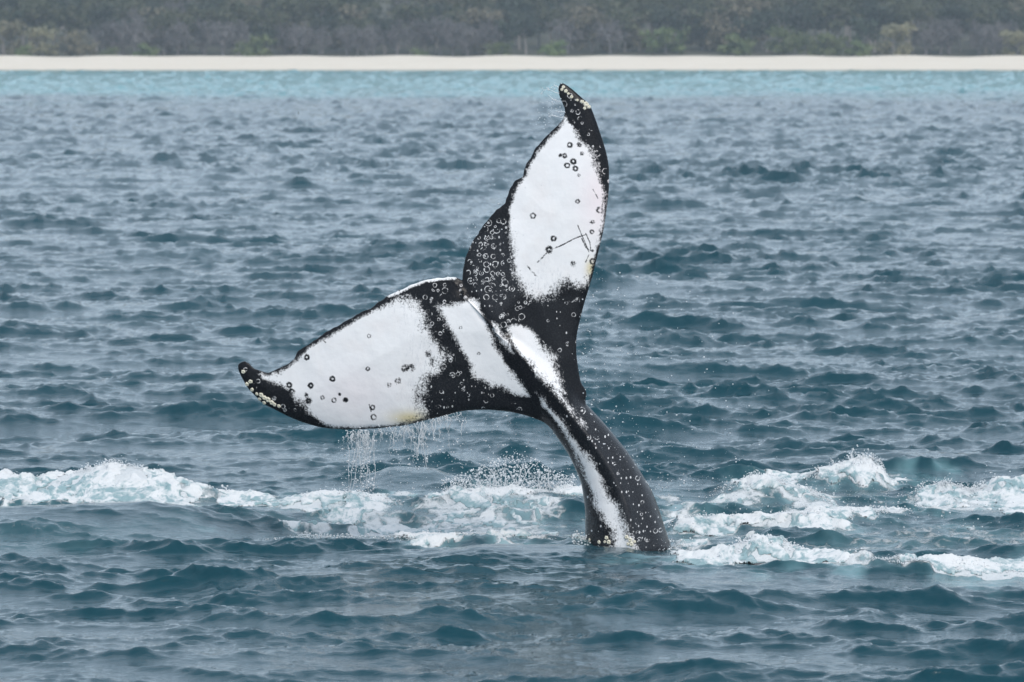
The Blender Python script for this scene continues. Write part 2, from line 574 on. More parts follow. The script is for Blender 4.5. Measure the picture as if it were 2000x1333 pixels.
def tree_geo(h, w, kind, seed):
    """tapered trunk with limbs, and a crown of leaf-clump faces gathered in uneven clumps"""
    r = random.Random(seed)
    TV, TF, CV, CF = [], [], [], []
    shrub = kind in ('lime', 'tan')
    bare = kind == 'mauve'
    th = h * (.18 if shrub else .45 if not bare else .3)
    lean = (r.uniform(-.12, .12) * h, r.uniform(-.12, .12) * h)
    trunk = [(lean[0] * k * k, lean[1] * k * k, -0.3 + (h * .8 + .3) * k) for k in (0, .2, .4, .6, .8, 1)]
    r0 = .030 * h + .03
    tube(TV, TF, trunk, [r0 * (1 - .85 * k / 5) for k in range(6)], 6)
    nb = 9 if not bare else 16
    clumps = []
    for i in range(nb):
        k = r.uniform(.15 if shrub or bare else .4, .85)
        p0 = Vector((lean[0] * k * k, lean[1] * k * k, k * h * .8))
        a = i * 2.399 + r.uniform(-.5, .5)
        L = w * .5 * r.uniform(.55, 1.0)
        up = h * r.uniform(.08, .3)
        p1 = p0 + Vector((math.cos(a) * L * .5, math.sin(a) * L * .5, up * .45))
        p2 = p0 + Vector((math.cos(a) * L, math.sin(a) * L, up))
        if p2.z > h: p2.z = h * r.uniform(.85, .98)
        tube(TV, TF, [p0, p1, p2], [r0 * .42, r0 * .3, r0 * .10], 4)
        clumps.append((p2, w * r.uniform(.16, .27)))
        clumps.append((p1 + Vector((r.uniform(-.4, .4), r.uniform(-.4, .4), .3)), w * r.uniform(.12, .2)))
        if bare:
            for _ in range(5):
                q = p1.lerp(p2, r.random())
                e = q + Vector((r.uniform(-.8, .8), r.uniform(-.8, .8), r.uniform(.5, 1.7))) * (h / 6)
                tube(TV, TF, [q, e], [.05, .015], 3)
                clumps.append((e, w * .07))
    for _ in range(4):
        clumps.append((Vector((lean[0] + r.uniform(-.2, .2) * w, lean[1] + r.uniform(-.2, .2) * w, h * r.uniform(.75, .93))), w * r.uniform(.15, .24)))
    if shrub:
        for _ in range(10):
            a = r.uniform(0, 6.28)
            clumps.append((Vector((math.cos(a) * w * .38, math.sin(a) * w * .38, h * r.uniform(.12, .4))), w * r.uniform(.12, .2)))
    for c, rad in clumps:
        n = int((14 if bare else 46) * (1.0 if rad > w * .1 else .35))
        for _ in range(n):
            d = Vector((r.gauss(0, 1), r.gauss(0, 1), r.gauss(0, .75)))
            d = d.normalized() * rad * (r.random() ** .4)
            p = c + d
            if p.z < .1: p.z = .1 + r.random() * .3
            s = r.uniform(.13, .34) * (.75 if bare else 1.0) * (h / 8) ** .4
            nrm = (d.normalized() + Vector((r.gauss(0, .6), r.gauss(0, .6), r.gauss(0, .6) + .3))).normalized()
            u = nrm.orthogonal().normalized()
            u.rotate(Matrix.Rotation(r.uniform(0, 6.28), 3, nrm))
            v = nrm.cross(u)
            b = len(CV)
            for aa, bb in ((-1, -.35), (0, -.75), (1, .1), (.2, .8), (-.8, .5)):
                CV.append(tuple(p + u * aa * s + v * bb * s + nrm * r.uniform(-.1, .1) * s))
            CF.append((b, b + 1, b + 2, b + 3, b + 4))
    return (TV, TF), (CV, CF)


KINDS = {}
for kd, h, w, nvar in (('olive', 8.0, 6.5, 3), ('dark', 7.5, 5.5, 3), ('lime', 3.0, 4.2, 2), ('mauve', 5.5, 5.2, 3), ('tan', 5.0, 5.0, 2)):
    for k in range(nvar):
        (tv, tf), (cv, cf) = tree_geo(h, w, kd, hash(kd) % 97 * 0 + 31 * k + len(kd) * 7)
        mt = bpy.data.meshes.new('trunk'); mt.from_pydata(tv, [], tf)
        mt.materials.append(BARK_PALE if kd == 'mauve' else BARK)
        mc = bpy.data.meshes.new('crown'); mc.from_pydata(cv, [], cf); mc.materials.append(LEAF[kd])
        KINDS.setdefault(kd, []).append((mt, mc, (tv, tf), (cv, cf)))


def tree(name, kd, px, y, scale, label, group=None, category='tree', sxy=1.0, var=None):
    x = (px - 1000) / FPX * y
    root = bpy.data.objects.new(name, None)
    COL.objects.link(root)
    root.location = (x, y, float(land_z(x, y)) - .05)
    root.rotation_euler = (0, 0, random.uniform(0, 6.28))
    root.scale = (scale * sxy, scale * sxy, scale)
    mt, mc = KINDS[kd][random.randrange(len(KINDS[kd])) if var is None else var][:2]
    for nm, me in (('trunk', mt), ('crown', mc)):
        o = bpy.data.objects.new(nm, me); COL.objects.link(o); o.parent = root
    tag(root, label, category, group)
    return root


# plants that can be told apart along the back of the beach
SHRUBS = [
    ('shrub', 'lime', 45, 734, .55, 'low lime-green shrub at the beach top in the far left corner'),
    ('shrub', 'lime', 215, 733, .55, 'second lime-green shrub from the left along the beach top'),
    ('shrub', 'lime', 285, 733, .75, 'lime-green shrub on the beach left of the big one'),
    ('shrub', 'lime', 495, 734, 1.15, 'largest lime-green shrub on the beach left of the whale'),
    ('shrub', 'lime', 820, 733, .55, 'short lime-green shrub right of the bare grey scrub'),
    ('shrub', 'lime', 975, 734, .75, 'green shrub on the beach left above the raised fluke tip'),
    ('shrub', 'lime', 1080, 734, .8, 'green shrub on the beach directly behind the raised fluke tip'),
    ('shrub', 'lime', 1300, 740, 1.25, 'yellow-green bush standing back from the sand, right of the fluke tip'),
    ('shrub', 'lime', 1435, 734, 1.05, 'yellow-green bush on the sand, leftmost of the bright right-hand clump'),
    ('shrub', 'lime', 1540, 737, 1.35, 'tall green bush in the middle of the bright right-hand clump'),
    ('shrub', 'lime', 1610, 734, 1.1, 'brightest lime-green bush of the right-hand clump'),
    ('shrub', 'lime', 1675, 734, .8, 'small lime-green bush at the right end of the bright clump'),
    ('shrub', 'tan', 1745, 735, .95, 'round tan-coloured bush standing on the right side of the beach'),
    ('shrub', 'tan', 85, 736, .85, 'olive-tan bush, left one of the pair at the left of the beach'),
    ('shrub', 'tan', 160, 736, .8, 'olive-tan bush, right one of the pair at the left of the beach'),
    ('shrub', 'tan', 1985, 735, .8, 'tan bush at the right edge of the view above the sand'),
    ('shrub', 'tan', 10, 737, 1.0, 'olive-tan bush at the very left edge of the view'),
    ('tree', 'dark', 45, 744, .95, 'dark tree rising behind the tan bushes at far left'),
    ('tree', 'dark', 525, 739, .62, 'small dark tree just right of the largest lime shrub'),
    ('tree', 'dark', 985, 742, .72, 'dark round tree behind the green shrubs left of the fluke tip'),
    ('tree', 'dark', 1455, 741, .75, 'dark tree between the two yellow-green bushes at right'),
    ('tree', 'dark', 1690, 741, .72, 'dark tree left of the round tan bush'),
    ('tree', 'olive', 1220, 745, .85, 'olive tree right of the raised fluke tip'),
    ('tree', 'olive', 1385, 748, .95, 'olive tree behind the yellow-green bush on the sand'),
]
for nm, kd, px, y, sc, lb in SHRUBS:
    tree(nm, kd, px, y, sc, lb, 'plants along the top of the beach', 'tree' if nm == 'tree' else 'shrub', 1.15)


def PLACE(px):
    return ('between the tan bushes and the largest lime shrub' if px < 500 else 'between the largest lime shrub and the fluke tip' if px < 1000
            else 'just right of the raised fluke tip' if px < 1300 else 'right of the round tan bush')


for i, px in enumerate(np.concatenate([np.linspace(195, 470, 8), np.linspace(560, 960, 12), np.linspace(1120, 1180, 2), np.linspace(1795, 1970, 6)])):
    tree('bare_tree', 'mauve', px + random.uniform(-12, 12), 737 + random.uniform(0, 6), random.uniform(.75, 1.1),
         'bare grey-mauve scrub tree in the thicket ' + PLACE(px), 'bare scrub trees ' + PLACE(px))


def wood():
    """the wood on the slope behind, which reads as one mass"""
    parts = {}
    r = random.Random(5)
    rows = [(746, 4.6, .75, 1.05), (753, 5.0, .85, 1.2), (762, 5.5, .9, 1.25), (774, 6.0, 1.0, 1.35), (790, 7.0, 1.0, 1.4), (812, 8, 1.1, 1.5)]
    for y0, step, s0, s1 in rows:
        half = .16 * y0 / 2 * 1.0 + 25
        x = -half
        while x < half:
            kd = r.choices(['olive', 'dark', 'mauve', 'tan'], [.46, .33, .14, .07])[0]
            (tv, tf), (cv, cf) = r.choice(KINDS[kd])[2:]
            s = r.uniform(s0, s1) * (1.35 if kd == 'tan' else 1.1 if kd == 'mauve' else 1.0)
            a = r.uniform(0, 6.28)
            yy = y0 + r.uniform(-4, 4)
            M = np.array([[math.cos(a) * s, -math.sin(a) * s, 0], [math.sin(a) * s, math.cos(a) * s, 0], [0, 0, s]])
            off = np.array([x, yy, float(land_z(x, yy))])
            for key, vv, ff in (('b_' + kd, tv, tf), ('l_' + kd, cv, cf)):
                V, Fc = parts.setdefault(key, ([], []))
                base = sum(len(q) for q in V)
                V.append(np.array(vv) @ M.T + off)
                Fc.extend(tuple(i + base for i in f) for f in ff)
            x += step * r.uniform(.6, 1.35)
    mats = []; allV = []; allF = []; mi = []
    base = 0
    for key, (V, Fc) in parts.items():
        V = np.concatenate(V)
        m = LEAF[key[2:]] if key[0] == 'l' else BARK
        if m not in mats: mats.append(m)
        allV.append(V); allF.extend(tuple(i + base for i in f) for f in Fc)
        mi += [mats.index(m)] * len(Fc)
        base += len(V)
    me = bpy.data.meshes.new('far_wood')
    me.from_pydata(np.concatenate(allV).tolist(), [], allF)
    for m in mats: me.materials.append(m)
    me.polygons.foreach_set('material_index', np.array(mi, np.int32))
    ob = bpy.data.objects.new('far_wood', me); COL.objects.link(ob)
    tag(ob, 'hazy grey-green wood covering the slope behind the beach', 'wood', kind='stuff')
    print('wood faces', len(allF))


wood()


# ------------------------------------------------------------------ whale
K = 45.0 / FPX                    # metres per photograph pixel at the whale
TRAIL_L = [(465, 716), (474, 714.5), (482, 719), (490, 727.5), (505, 733), (522, 734.5), (537, 730), (550, 722.5), (565, 714), (575, 702),
           (582, 690), (600, 679), (615, 669), (632, 657), (652, 646), (672, 634), (685, 625), (705, 614), (727, 605), (740, 595), (760, 581),
           (785, 569), (807, 559), (830, 551), (860, 546), (885, 545), (900, 550), (907, 560)]
TRAIL_R = [(905, 549), (908, 515), (917.5, 489), (930.6, 462.5), (949, 440), (966, 417.5), (985, 402.5), (992.5, 384), (1003.7, 359),
           (1020.6, 348), (1028, 327.5), (1037.5, 309), (1050.6, 290), (1063.7, 273), (1082.5, 256), (1099, 239), (1105, 222.5), (1103, 207.5),
           (1097.5, 194), (1093, 181), (1092, 170)]
LEAD_R = [(1095.6, 164.4), (1105, 168), (1120, 179.4), (1138.7, 196), (1150.7, 207.5), (1161, 232), (1170.6, 260), (1180, 290), (1186.7, 320),
          (1188, 350), (1186.7, 380), (1183, 410), (1178, 444), (1170.6, 477.5), (1163, 507.5), (1155.6, 537.5), (1148, 564), (1140, 590),
          (1132, 620), (1124.5, 655), (1123.5, 685), (1126, 710), (1132, 745), (1142, 775)]
LEAD_L = [(1100, 825), (1060, 820), (1036, 812), (1014, 806), (985, 801), (944, 799), (902, 802), (865, 812), (827, 822), (790, 831), (740, 837.5), (690, 841),
          (660, 841), (625, 838), (590, 829), (560, 817.5), (535, 805), (512, 794), (497, 780), (482, 765), (470, 745), (462, 727)]
OUT = TRAIL_L + TRAIL_R + LEAD_R + LEAD_L


def smooth_poly(p, step=9.0):
    p = np.array(p, float); q = []
    n = len(p)
    for i in range(n):
        p0, p1, p2, p3 = p[i - 1], p[i], p[(i + 1) % n], p[(i + 2) % n]
        m = max(1, int(np.hypot(*(p2 - p1)) / step))
        for t in np.arange(m) / m:
            q.append(.5 * ((2 * p1) + (p2 - p0) * t + (2 * p0 - 5 * p1 + 4 * p2 - p3) * t ** 2 + (3 * p1 - p0 - 3 * p2 + p3) * t ** 3))
    return np.array(q)


SPINE = np.array([  # px, py, half width, half depth (px units), centre depth
    (1252, 1330, 128, 150, 14), (1240, 1190, 108, 130, 8), (1229, 1100, 90, 108, 4), (1222, 1050, 80, 96, 2), (1212, 990, 70.5, 84, 0), (1188, 924, 56, 70, -2),
    (1150, 862, 46.5, 60, -4), (1110, 813, 42, 52, -5), (1072, 766, 36, 44, -6), (1036, 720, 26, 34, -8), (1006, 686, 17, 27, -9), (986, 664, 9, 20, -8)], float)


def sheet_centre(u, v):
    """depth of the fluke's middle surface (px units, + away from the camera)"""
    # distance along the span from the fluke's axis, which runs from the stock to the notch
    ax = np.array([-.61, -.79])
    px_ = np.array([.79, -.61])
    s = (u - 1000) * px_[0] + (v - 690) * px_[1]
    t = (u - 1000) * ax[0] + (v - 690) * ax[1]
    return 34 * (np.abs(s) / 420.0) ** 2 + .10 * t - 0.05 * s + 7 * np.sin(s / 90.0) * .4


def outline_sd(u, v):
    poly = smooth_poly(OUT, 5.0)
    # ragged trailing edge
    r = np.random.default_rng(3)
    jit = np.convolve(r.normal(0, 1, len(poly) + 4), [.25, .5, .25], 'same')[:len(poly)]
    tr = np.array([min(np.hypot(*(np.array(TRAIL_L + TRAIL_R) - p).T)) < 7 for p in poly])
    poly = poly + (jit * tr * 1.7)[:, None] * np.array([.7, .7])
    return poly_sd(u, v, poly)


def whale_fields(u, v):
    d = outline_sd(u, v)
    dt = np.minimum(line_d(u, v, TRAIL_L), line_d(u, v, TRAIL_R))
    c = sheet_centre(u, v)
    tt = np.clip(d / 95.0, 0, 1)
    h = 2.4 + 15 * np.sqrt(np.maximum(1 - (1 - tt) ** 2, 0)) * (.35 + .65 * np.clip(dt / 90.0, 0, 1))
    axd = line_d(u, v, [(1110, 815), (985, 664), (930, 590)])
    h = h + 12 * np.exp(-(axd / 55) ** 2) * np.clip(d / 40, 0, 1)
    # faint groove at the notch and ridge folds
    h = h - 4 * np.exp(-(line_d(u, v, [(906, 552), (945, 620)]) / 7) ** 2) * np.clip(d / 10, 0, 1)
    h = np.maximum(h, 2.2)
    # stock
    best = np.full(u.shape, 1e9); q = np.zeros(u.shape); a = np.zeros(u.shape); b = np.zeros(u.shape); cw = np.zeros(u.shape)
    sp = SPINE
    # densify the spine
    tt_ = np.linspace(0, len(sp) - 1, 90)
    D = np.stack([np.interp(tt_, np.arange(len(sp)), sp[:, k]) for k in range(5)], 1)
    for _ in range(6):
        D[1:-1] = .25 * D[:-2] + .5 * D[1:-1] + .25 * D[2:]
    for i in range(len(D) - 1):
        ax_, ay_ = D[i, :2]; ex, ey = D[i + 1, 0] - ax_, D[i + 1, 1] - ay_
        L2 = ex * ex + ey * ey
        t = np.clip(((u - ax_) * ex + (v - ay_) * ey) / L2, 0, 1)
        wx, wy = u - ax_ - t * ex, v - ay_ - t * ey
        dd = np.hypot(wx, wy)
        m = dd < best
        best = np.where(m, dd, best)
        q = np.where(m, np.sign(ex * wy - ey * wx) * dd, q)
        a = np.where(m, D[i, 2] + t * (D[i + 1, 2] - D[i, 2]), a)
        b = np.where(m, D[i, 3] + t * (D[i + 1, 3] - D[i, 3]), b)
        cw = np.where(m, D[i, 4] + t * (D[i + 1, 4] - D[i, 4]), cw)
    return d, c, h, q, a, b, cw


def surface_nets(val, origin, h):
    ins = val < 0
    nx, ny, nz = val.shape
    c = ins[:-1, :-1, :-1].astype(np.int8)
    for di in (0, 1):
        for dj in (0, 1):
            for dk in (0, 1):
                if di + dj + dk:
                    c = c + ins[di:nx - 1 + di, dj:ny - 1 + dj, dk:nz - 1 + dk]
    act = (c > 0) & (c < 8)
    I = np.argwhere(act)
    vid = np.full(act.shape, -1, np.int32)
    vid[act] = np.arange(len(I))
    acc = np.zeros((len(I), 3)); cnt = np.zeros(len(I))
    for ax in range(3):
        o1, o2 = [k for k in range(3) if k != ax]
        for p in (0, 1):
            for q in (0, 1):
                A = I.copy(); A[:, o1] += p; A[:, o2] += q
                B = A.copy(); B[:, ax] += 1
                va = val[A[:, 0], A[:, 1], A[:, 2]]; vb = val[B[:, 0], B[:, 1], B[:, 2]]
                m = (va < 0) != (vb < 0)
                t = va / np.where(va == vb, 1, va - vb)
                P = A.astype(float); P[:, ax] += t
                acc[m] += P[m]; cnt[m] += 1
    V = acc / cnt[:, None] * h + origin
    F = []
    for ax in range(3):
        o1, o2 = (ax + 1) % 3, (ax + 2) % 3
        sl = [slice(None)] * 3; sl2 = [slice(None)] * 3
        sl[ax] = slice(0, -1); sl2[ax] = slice(1, None)
        ch = ins[tuple(sl)] != ins[tuple(sl2)]
        E_ = np.argwhere(ch)
        E_ = E_[(E_[:, o1] > 0) & (E_[:, o2] > 0) & (E_[:, o1] < val.shape[o1] - 1) & (E_[:, o2] < val.shape[o2] - 1)]
        flip = ins[E_[:, 0], E_[:, 1], E_[:, 2]]
        qd = []
        for p, q in ((-1, -1), (0, -1), (0, 0), (-1, 0)):
            C = E_.copy(); C[:, o1] += p; C[:, o2] += q
            qd.append(vid[C[:, 0], C[:, 1], C[:, 2]])
        qd = np.stack(qd, 1)
        qd[~flip] = qd[~flip][:, ::-1]
        F.append(qd)
    return V, np.concatenate(F)


def whale_material():
    t = NT('whale_skin')
    tc = t.n('TexCoord').outputs['Object']
    P = tc
    white = t.attr('white'); amp = t.attr('edge'); rings = t.attr('rings'); spk = t.attr('specks'); yel = t.attr('stain'); pink = t.attr('flush')
    n1 = t.noise(P, 9.0, 6, .72)
    n2 = t.noise(P, 62.0, 4, .7)
    n3 = t.noise(t.n('Mapping', None, Vector=P, Rotation=(0, .75, 0), Scale=(42, 24, 12)).outputs[0], 1.0, 5, .72)
    nn = t.math('ADD', t.math('MULTIPLY', t.math('SUBTRACT', n1, .5), 3.6), t.math('ADD', t.math('MULTIPLY', t.math('SUBTRACT', n2, .5), 4.2), t.math('MULTIPLY', t.math('SUBTRACT', n3, .5), 2.4)))
    w = t.math('ADD', white, t.math('MULTIPLY', nn, amp))
    wm = t.ramp(t.math('DIVIDE', w, t.math('ADD', 1.0, t.math('MULTIPLY', amp, .50))), -1.3, 1.3)
    # ring scars left by barnacles, pale on the dark skin
    P2 = t.n('CombineXYZ', None, X=t.n('SeparateXYZ', None, Vector=P).outputs['X'], Y=t.n('SeparateXYZ', None, Vector=P).outputs['Z'], Z=0.0).outputs[0]

    def ringlayer(scale, off, r0, r1, wd, dens):
        vec = t.n('VectorMath', dict(operation='ADD'), _0=P2, _1=(off, off * .37, 0)).outputs[0]
        jig = t.n('TexNoise', None, Vector=vec, Scale=45.0, Detail=2.0)
        vec = t.n('VectorMath', dict(operation='MULTIPLY_ADD'), _0=jig.outputs['Color'], _1=(.011, .011, 0), _2=vec).outputs[0]
        v = t.n('TexVoronoi', dict(voronoi_dimensions='2D', feature='F1'), Vector=vec, Scale=scale, Randomness=.85)
        d = t.math('DIVIDE', v.outputs['Distance'], scale)
        rnd = t.n('SeparateColor', None, Color=v.outputs['Color'])
        rad = t.ramp(rnd.outputs[0], 0, 1, r0, r1, False)
        ring = t.ramp(t.math('ABSOLUTE', t.math('SUBTRACT', d, rad)), wd * .6, wd * 1.3, 1.0, 0.0)
        fill = t.math('MULTIPLY', t.ramp(d, r0 * .7, r0, 1.0, 0.0), t.math('GREATER_THAN', rnd.outputs[2], .72))
        ring = t.math('MAXIMUM', ring, fill)
        ring = t.math('MULTIPLY', ring, t.ramp(t.noise(vec, 30.0, 4, .7), .40, .56))
        on = t.math('LESS_THAN', rnd.outputs[1], t.math('MULTIPLY', dens, t.ramp(t.noise(vec, 7.0, 2), .35, .62, .35, 1.4)))
        return t.math('MULTIPLY', ring, on)
    r = t.math('MAXIMUM', ringlayer(13.0, 0.0, .012, .030, .0038, rings), ringlayer(19.0, 3.3, .006, .019, .0034, t.math('MULTIPLY', rings, .7)))
    sv = t.n('TexVoronoi', dict(voronoi_dimensions='2D', feature='F1'), Vector=t.scaled(P2, (1.0, .62, 1)), Scale=26.0, Randomness=1.0)
    srnd = t.n('SeparateColor', None, Color=sv.outputs['Color'])
    sp = t.math('MULTIPLY', t.math('LESS_THAN', t.math('ADD', sv.outputs['Distance'], t.math('MULTIPLY', n2, .12)), t.ramp(srnd.outputs[0], 0, 1, .07, .25, False)),
                t.math('LESS_THAN', srnd.outputs[1], spk))
    # fine scratches
    sc1 = t.noise(t.n('Mapping', None, Vector=P, Rotation=(0, .75, 0), Scale=(70, 20, 6)).outputs[0], 1.0, 3, .6)
    scr = t.math('MULTIPLY', t.ramp(sc1, .66, .74), t.ramp(n1, .45, .62))
    wm = t.math('MAXIMUM', wm, t.math('MULTIPLY', t.math('MAXIMUM', r, sp), t.ramp(n1, .3, .65, .45, .9)))
    wm = t.math('MAXIMUM', wm, t.math('MULTIPLY', scr, t.math('MULTIPLY', rings, .55)))
    dark = t.mix(n1, (.003, .0034, .005, 1), (.010, .011, .014, 1))
    dark = t.mix(t.math('MULTIPLY', t.math('MULTIPLY', spk, t.ramp(n3, .3, .7, .5, 1.0)), .9), dark, (.026, .027, .032, 1))
    whitec = t.mix(n1, (.76, .755, .765, 1), (.88, .87, .865, 1))
    whitec = t.mix(t.math('MULTIPLY', t.ramp(t.noise(P, 3.2, 4, .6), .45, .75), .5), whitec, (.80, .755, .74, 1))
    whitec = t.mix(t.math('MULTIPLY', t.ramp(n3, .5, .75), t.ramp(amp, 6.0, 18.0, .05, .6)), whitec, (.42, .44, .47, 1))
    whitec = t.mix(t.math('MULTIPLY', pink, .55), whitec, (.86, .71, .73, 1))
    whitec = t.mix(t.math('MULTIPLY', yel, .85), whitec, (.70, .58, .30, 1))
    col = t.mix(wm, dark, whitec)
    # stray flecks: dark on the white, pale on the dark
    fl = t.ramp(n3, .66, .74)
    col = t.mix(t.math('MULTIPLY', t.math('MULTIPLY', fl, t.ramp(n1, .50, .64)), t.math('MULTIPLY', t.ramp(white, 8.0, 24.0, .9, .25), wm)), col, (.10, .10, .11, 1))
    hb = t.math('ADD', t.math('ADD', t.math('MULTIPLY', t.noise(P, 4.5, 3, .5), .018), t.math('MULTIPLY', n2, .0012)), t.math('MULTIPLY', r, .0022))
    bm = t.n('Bump', None, Strength=.7, Distance=1.0, Height=hb).outputs[0]
    b = t.n('BsdfPrincipled', None, Base__Color=col, Roughness=t.ramp(n2, .3, .7, .16, .34), IOR=1.36, Normal=bm, Specular__IOR__Level=t.ramp(spk, .0, .6, .24, .5))
    return t.surface(b.outputs[0])


def scaled_list(*a):
    return list(a)


WHITE = [
    [(503, 736), (522, 740), (538, 735), (552, 727), (568, 718), (580, 705), (600, 686), (640, 662), (680, 638), (705, 622), (735, 608), (760, 592), (790, 584), (812, 592),
     (826, 618), (836, 650), (852, 672), (866, 696), (852, 722), (832, 742), (818, 762), (822, 790), (828, 818), (790, 829), (740, 836), (690, 839), (650, 838),
     (622, 828), (602, 808), (585, 790), (568, 772), (548, 758), (528, 752), (512, 746)],
    [(857, 600), (880, 596), (905, 592), (918, 584), (932, 590), (938, 606), (948, 628), (958, 652), (968, 678), (985, 706), (1000, 728), (1016, 748), (1034, 772), (1006, 768),
     (980, 756), (955, 748), (930, 738), (922, 715), (908, 690), (896, 668), (882, 642), (868, 620)],
    [(988, 640), (1000, 634), (1018, 634), (1036, 642), (1048, 655), (1056, 672), (1072, 686), (1088, 696), (1078, 702), (1086, 722), (1094, 745), (1104, 766), (1084, 756), (1060, 740),
     (1038, 712), (1016, 690), (1000, 668)],
    [(1104, 232), (1112, 240), (1122, 256), (1134, 275), (1148, 290), (1160, 312), (1172, 350), (1180, 385), (1182, 405), (1176, 440), (1168, 475), (1160, 508), (1152, 538),
     (1145, 556), (1128, 560), (1112, 548), (1094, 552), (1070, 576), (1045, 578), (1022, 560), (1006, 532), (1002, 490), (998, 450), (994, 415), (1003, 388), (1012, 364),
     (1028, 345), (1036, 322), (1052, 298), (1068, 278), (1086, 262)],
    [(1046, 764), (1060, 776), (1080, 800), (1100, 824), (1118, 848), (1142, 880), (1162, 904), (1176, 932), (1186, 960), (1200, 972), (1210, 992), (1222, 1020), (1238, 1050), (1242, 1075),
     (1198, 1075), (1192, 1030), (1172, 1002), (1158, 978), (1150, 948), (1134, 912), (1116, 874), (1100, 842), (1082, 818), (1060, 792)],
    [(1060, 705), (1085, 740), (1104, 772), (1128, 806), (1150, 832), (1144, 836), (1120, 812), (1094, 780), (1072, 746)],
    [(955, 622), (975, 632), (990, 660), (1010, 690), (1004, 694), (985, 676), (968, 655)],
]
WHITE_BIAS = [0, 0, -1, 0, -2, -5, -4]
DARK_MARKS = [(648, 743, 5, 2), (605, 757, 5, 2), (596, 775, 3.5, 9), (601, 787, 4.5, 2), (662, 773, 3, 9), (674, 784, 5, 9), (628, 780, 4, 1), (651, 785, 5, .9), (727, 798, 5, 1.6),
              (729, 817, 6, 1.2), (718, 722, 4, 1), (562, 757, 5, 2), (567, 770, 6, 2), (597, 702, 5, 2), (790, 720, 5, 1.8), (802, 720, 5, 1.8), (838, 692, 4, 9), (846, 707, 6, 1.4),
              (777, 745, 5, 1), (760, 752, 4, 1), (720, 658, 4, .8), (1113, 284, 5, 2), (1132, 284, 3, 2), (1095, 304, 3.5, 9), (1103, 305, 4, 1.4), (1120, 316, 5, 2.2), (1108, 324, 5, 1.6),
              (1124, 330, 4.5, 2.2), (1119, 240, 6, 1.3), (1131, 343, 2.5, 1.2), (1137, 300, 2.5, 1.6), (1128, 394, 4, 1.2), (1041, 422, 5.5, 1.8), (1081, 466, 5, 1.7), (1072, 488, 5.5, 2),
              (1171, 411, 6, 1.7), (1157, 490, 2.5, 9), (1120, 515, 3, 1.5), (1156, 453, 4, 1.3), (1158, 434, 3.5, 1), (1158, 511, 6, 1.8), (900, 640, 3, .8), (935, 690, 3, .8)]
SCRATCH = [[(1050, 512), (1072, 490), (1100, 478), (1122, 466), (1146, 458)], [(1128, 440), (1140, 468), (1150, 492)], [(1144, 456), (1152, 474), (1154, 490), (1144, 484), (1136, 466)],
           [(1158, 370), (1168, 388)], [(1150, 498), (1144, 512)], [(1152, 435), (1162, 434)], [(560, 772), (590, 800), (606, 812)], [(552, 768), (575, 800), (600, 818)],
           [(540, 766), (556, 792)], [(720, 792), (724, 806)], [(1030, 520), (1048, 540)], [(622, 662), (634, 672)]]
RAGGED = [(838, 700, 60, 21), (820, 780, 55, 21), (800, 610, 55, 17), (826, 650, 50, 19), (1070, 560, 70, 19), (1120, 552, 45, 13), (1010, 540, 45, 12), (1000, 470, 50, 10), (1060, 720, 40, 9), (1075, 760, 40, 10),
          (1200, 1010, 60, 12), (1000, 745, 35, 10), (1165, 330, 30, 9), (590, 800, 40, 9), (690, 838, 60, 4), (1150, 960, 40, 7), (1120, 815, 50, 9), (975, 660, 40, 9), (540, 752, 24, 8), (1125, 265, 24, 8), (1060, 690, 40, 12), (1085, 725, 40, 13), (1100, 840, 40, 7), (1140, 900, 40, 10), (1180, 960, 45, 12), (930, 725, 30, 9), (960, 755, 40, 12), (1205, 1045, 50, 18),
          (1165, 300, 30, 12), (1175, 340, 26, 10), (580, 806, 40, 11), (640, 836, 30, 6), (780, 585, 30, 12), (920, 585, 25, 8), (890, 600, 25, 6)]
RINGZ = [([(912, 500), (935, 460), (975, 420), (990, 430), (1000, 500), (1015, 560), (1040, 590), (1010, 630), (985, 640), (950, 620), (915, 570)], .52),
         ([(815, 562), (860, 550), (900, 555), (930, 575), (940, 610), (900, 592), (850, 604), (820, 592)], .5),
         ([(838, 605), (860, 612), (900, 690), (930, 745), (905, 770), (870, 730), (850, 680)], .4),
         ([(845, 760), (930, 745), (1000, 775), (1040, 800), (900, 802), (845, 815)], .16),
         ([(1040, 590), (1130, 580), (1140, 600), (1122, 690), (1090, 690), (1050, 640)], .13),
         ([(1120, 590), (1142, 570), (1138, 612), (1124, 630)], .5),
         ([(1130, 780), (1170, 830), (1262, 945), (1300, 1060), (1240, 1070), (1190, 930), (1150, 860)], .12),
         ([(462, 716), (505, 735), (600, 815), (600, 830), (500, 785)], .35), ([(1090, 165), (1120, 180), (1186, 320), (1184, 400), (1150, 300), (1100, 220)], .3)]
SPECKZ = [([(1120, 770), (1170, 820), (1266, 945), (1306, 1065), (1225, 1065), (1200, 950), (1150, 870), (1110, 810)], .62),
          ([(1120, 900), (1150, 980), (1190, 1065), (1142, 1065), (1134, 960)], .45),
          ([(840, 740), (940, 735), (1030, 790), (900, 805), (830, 818)], .30),
          ([(1045, 585), (1140, 580), (1120, 700), (1090, 700)], .22),
          ([(920, 470), (990, 440), (1020, 570), (970, 620), (915, 560)], .45)]


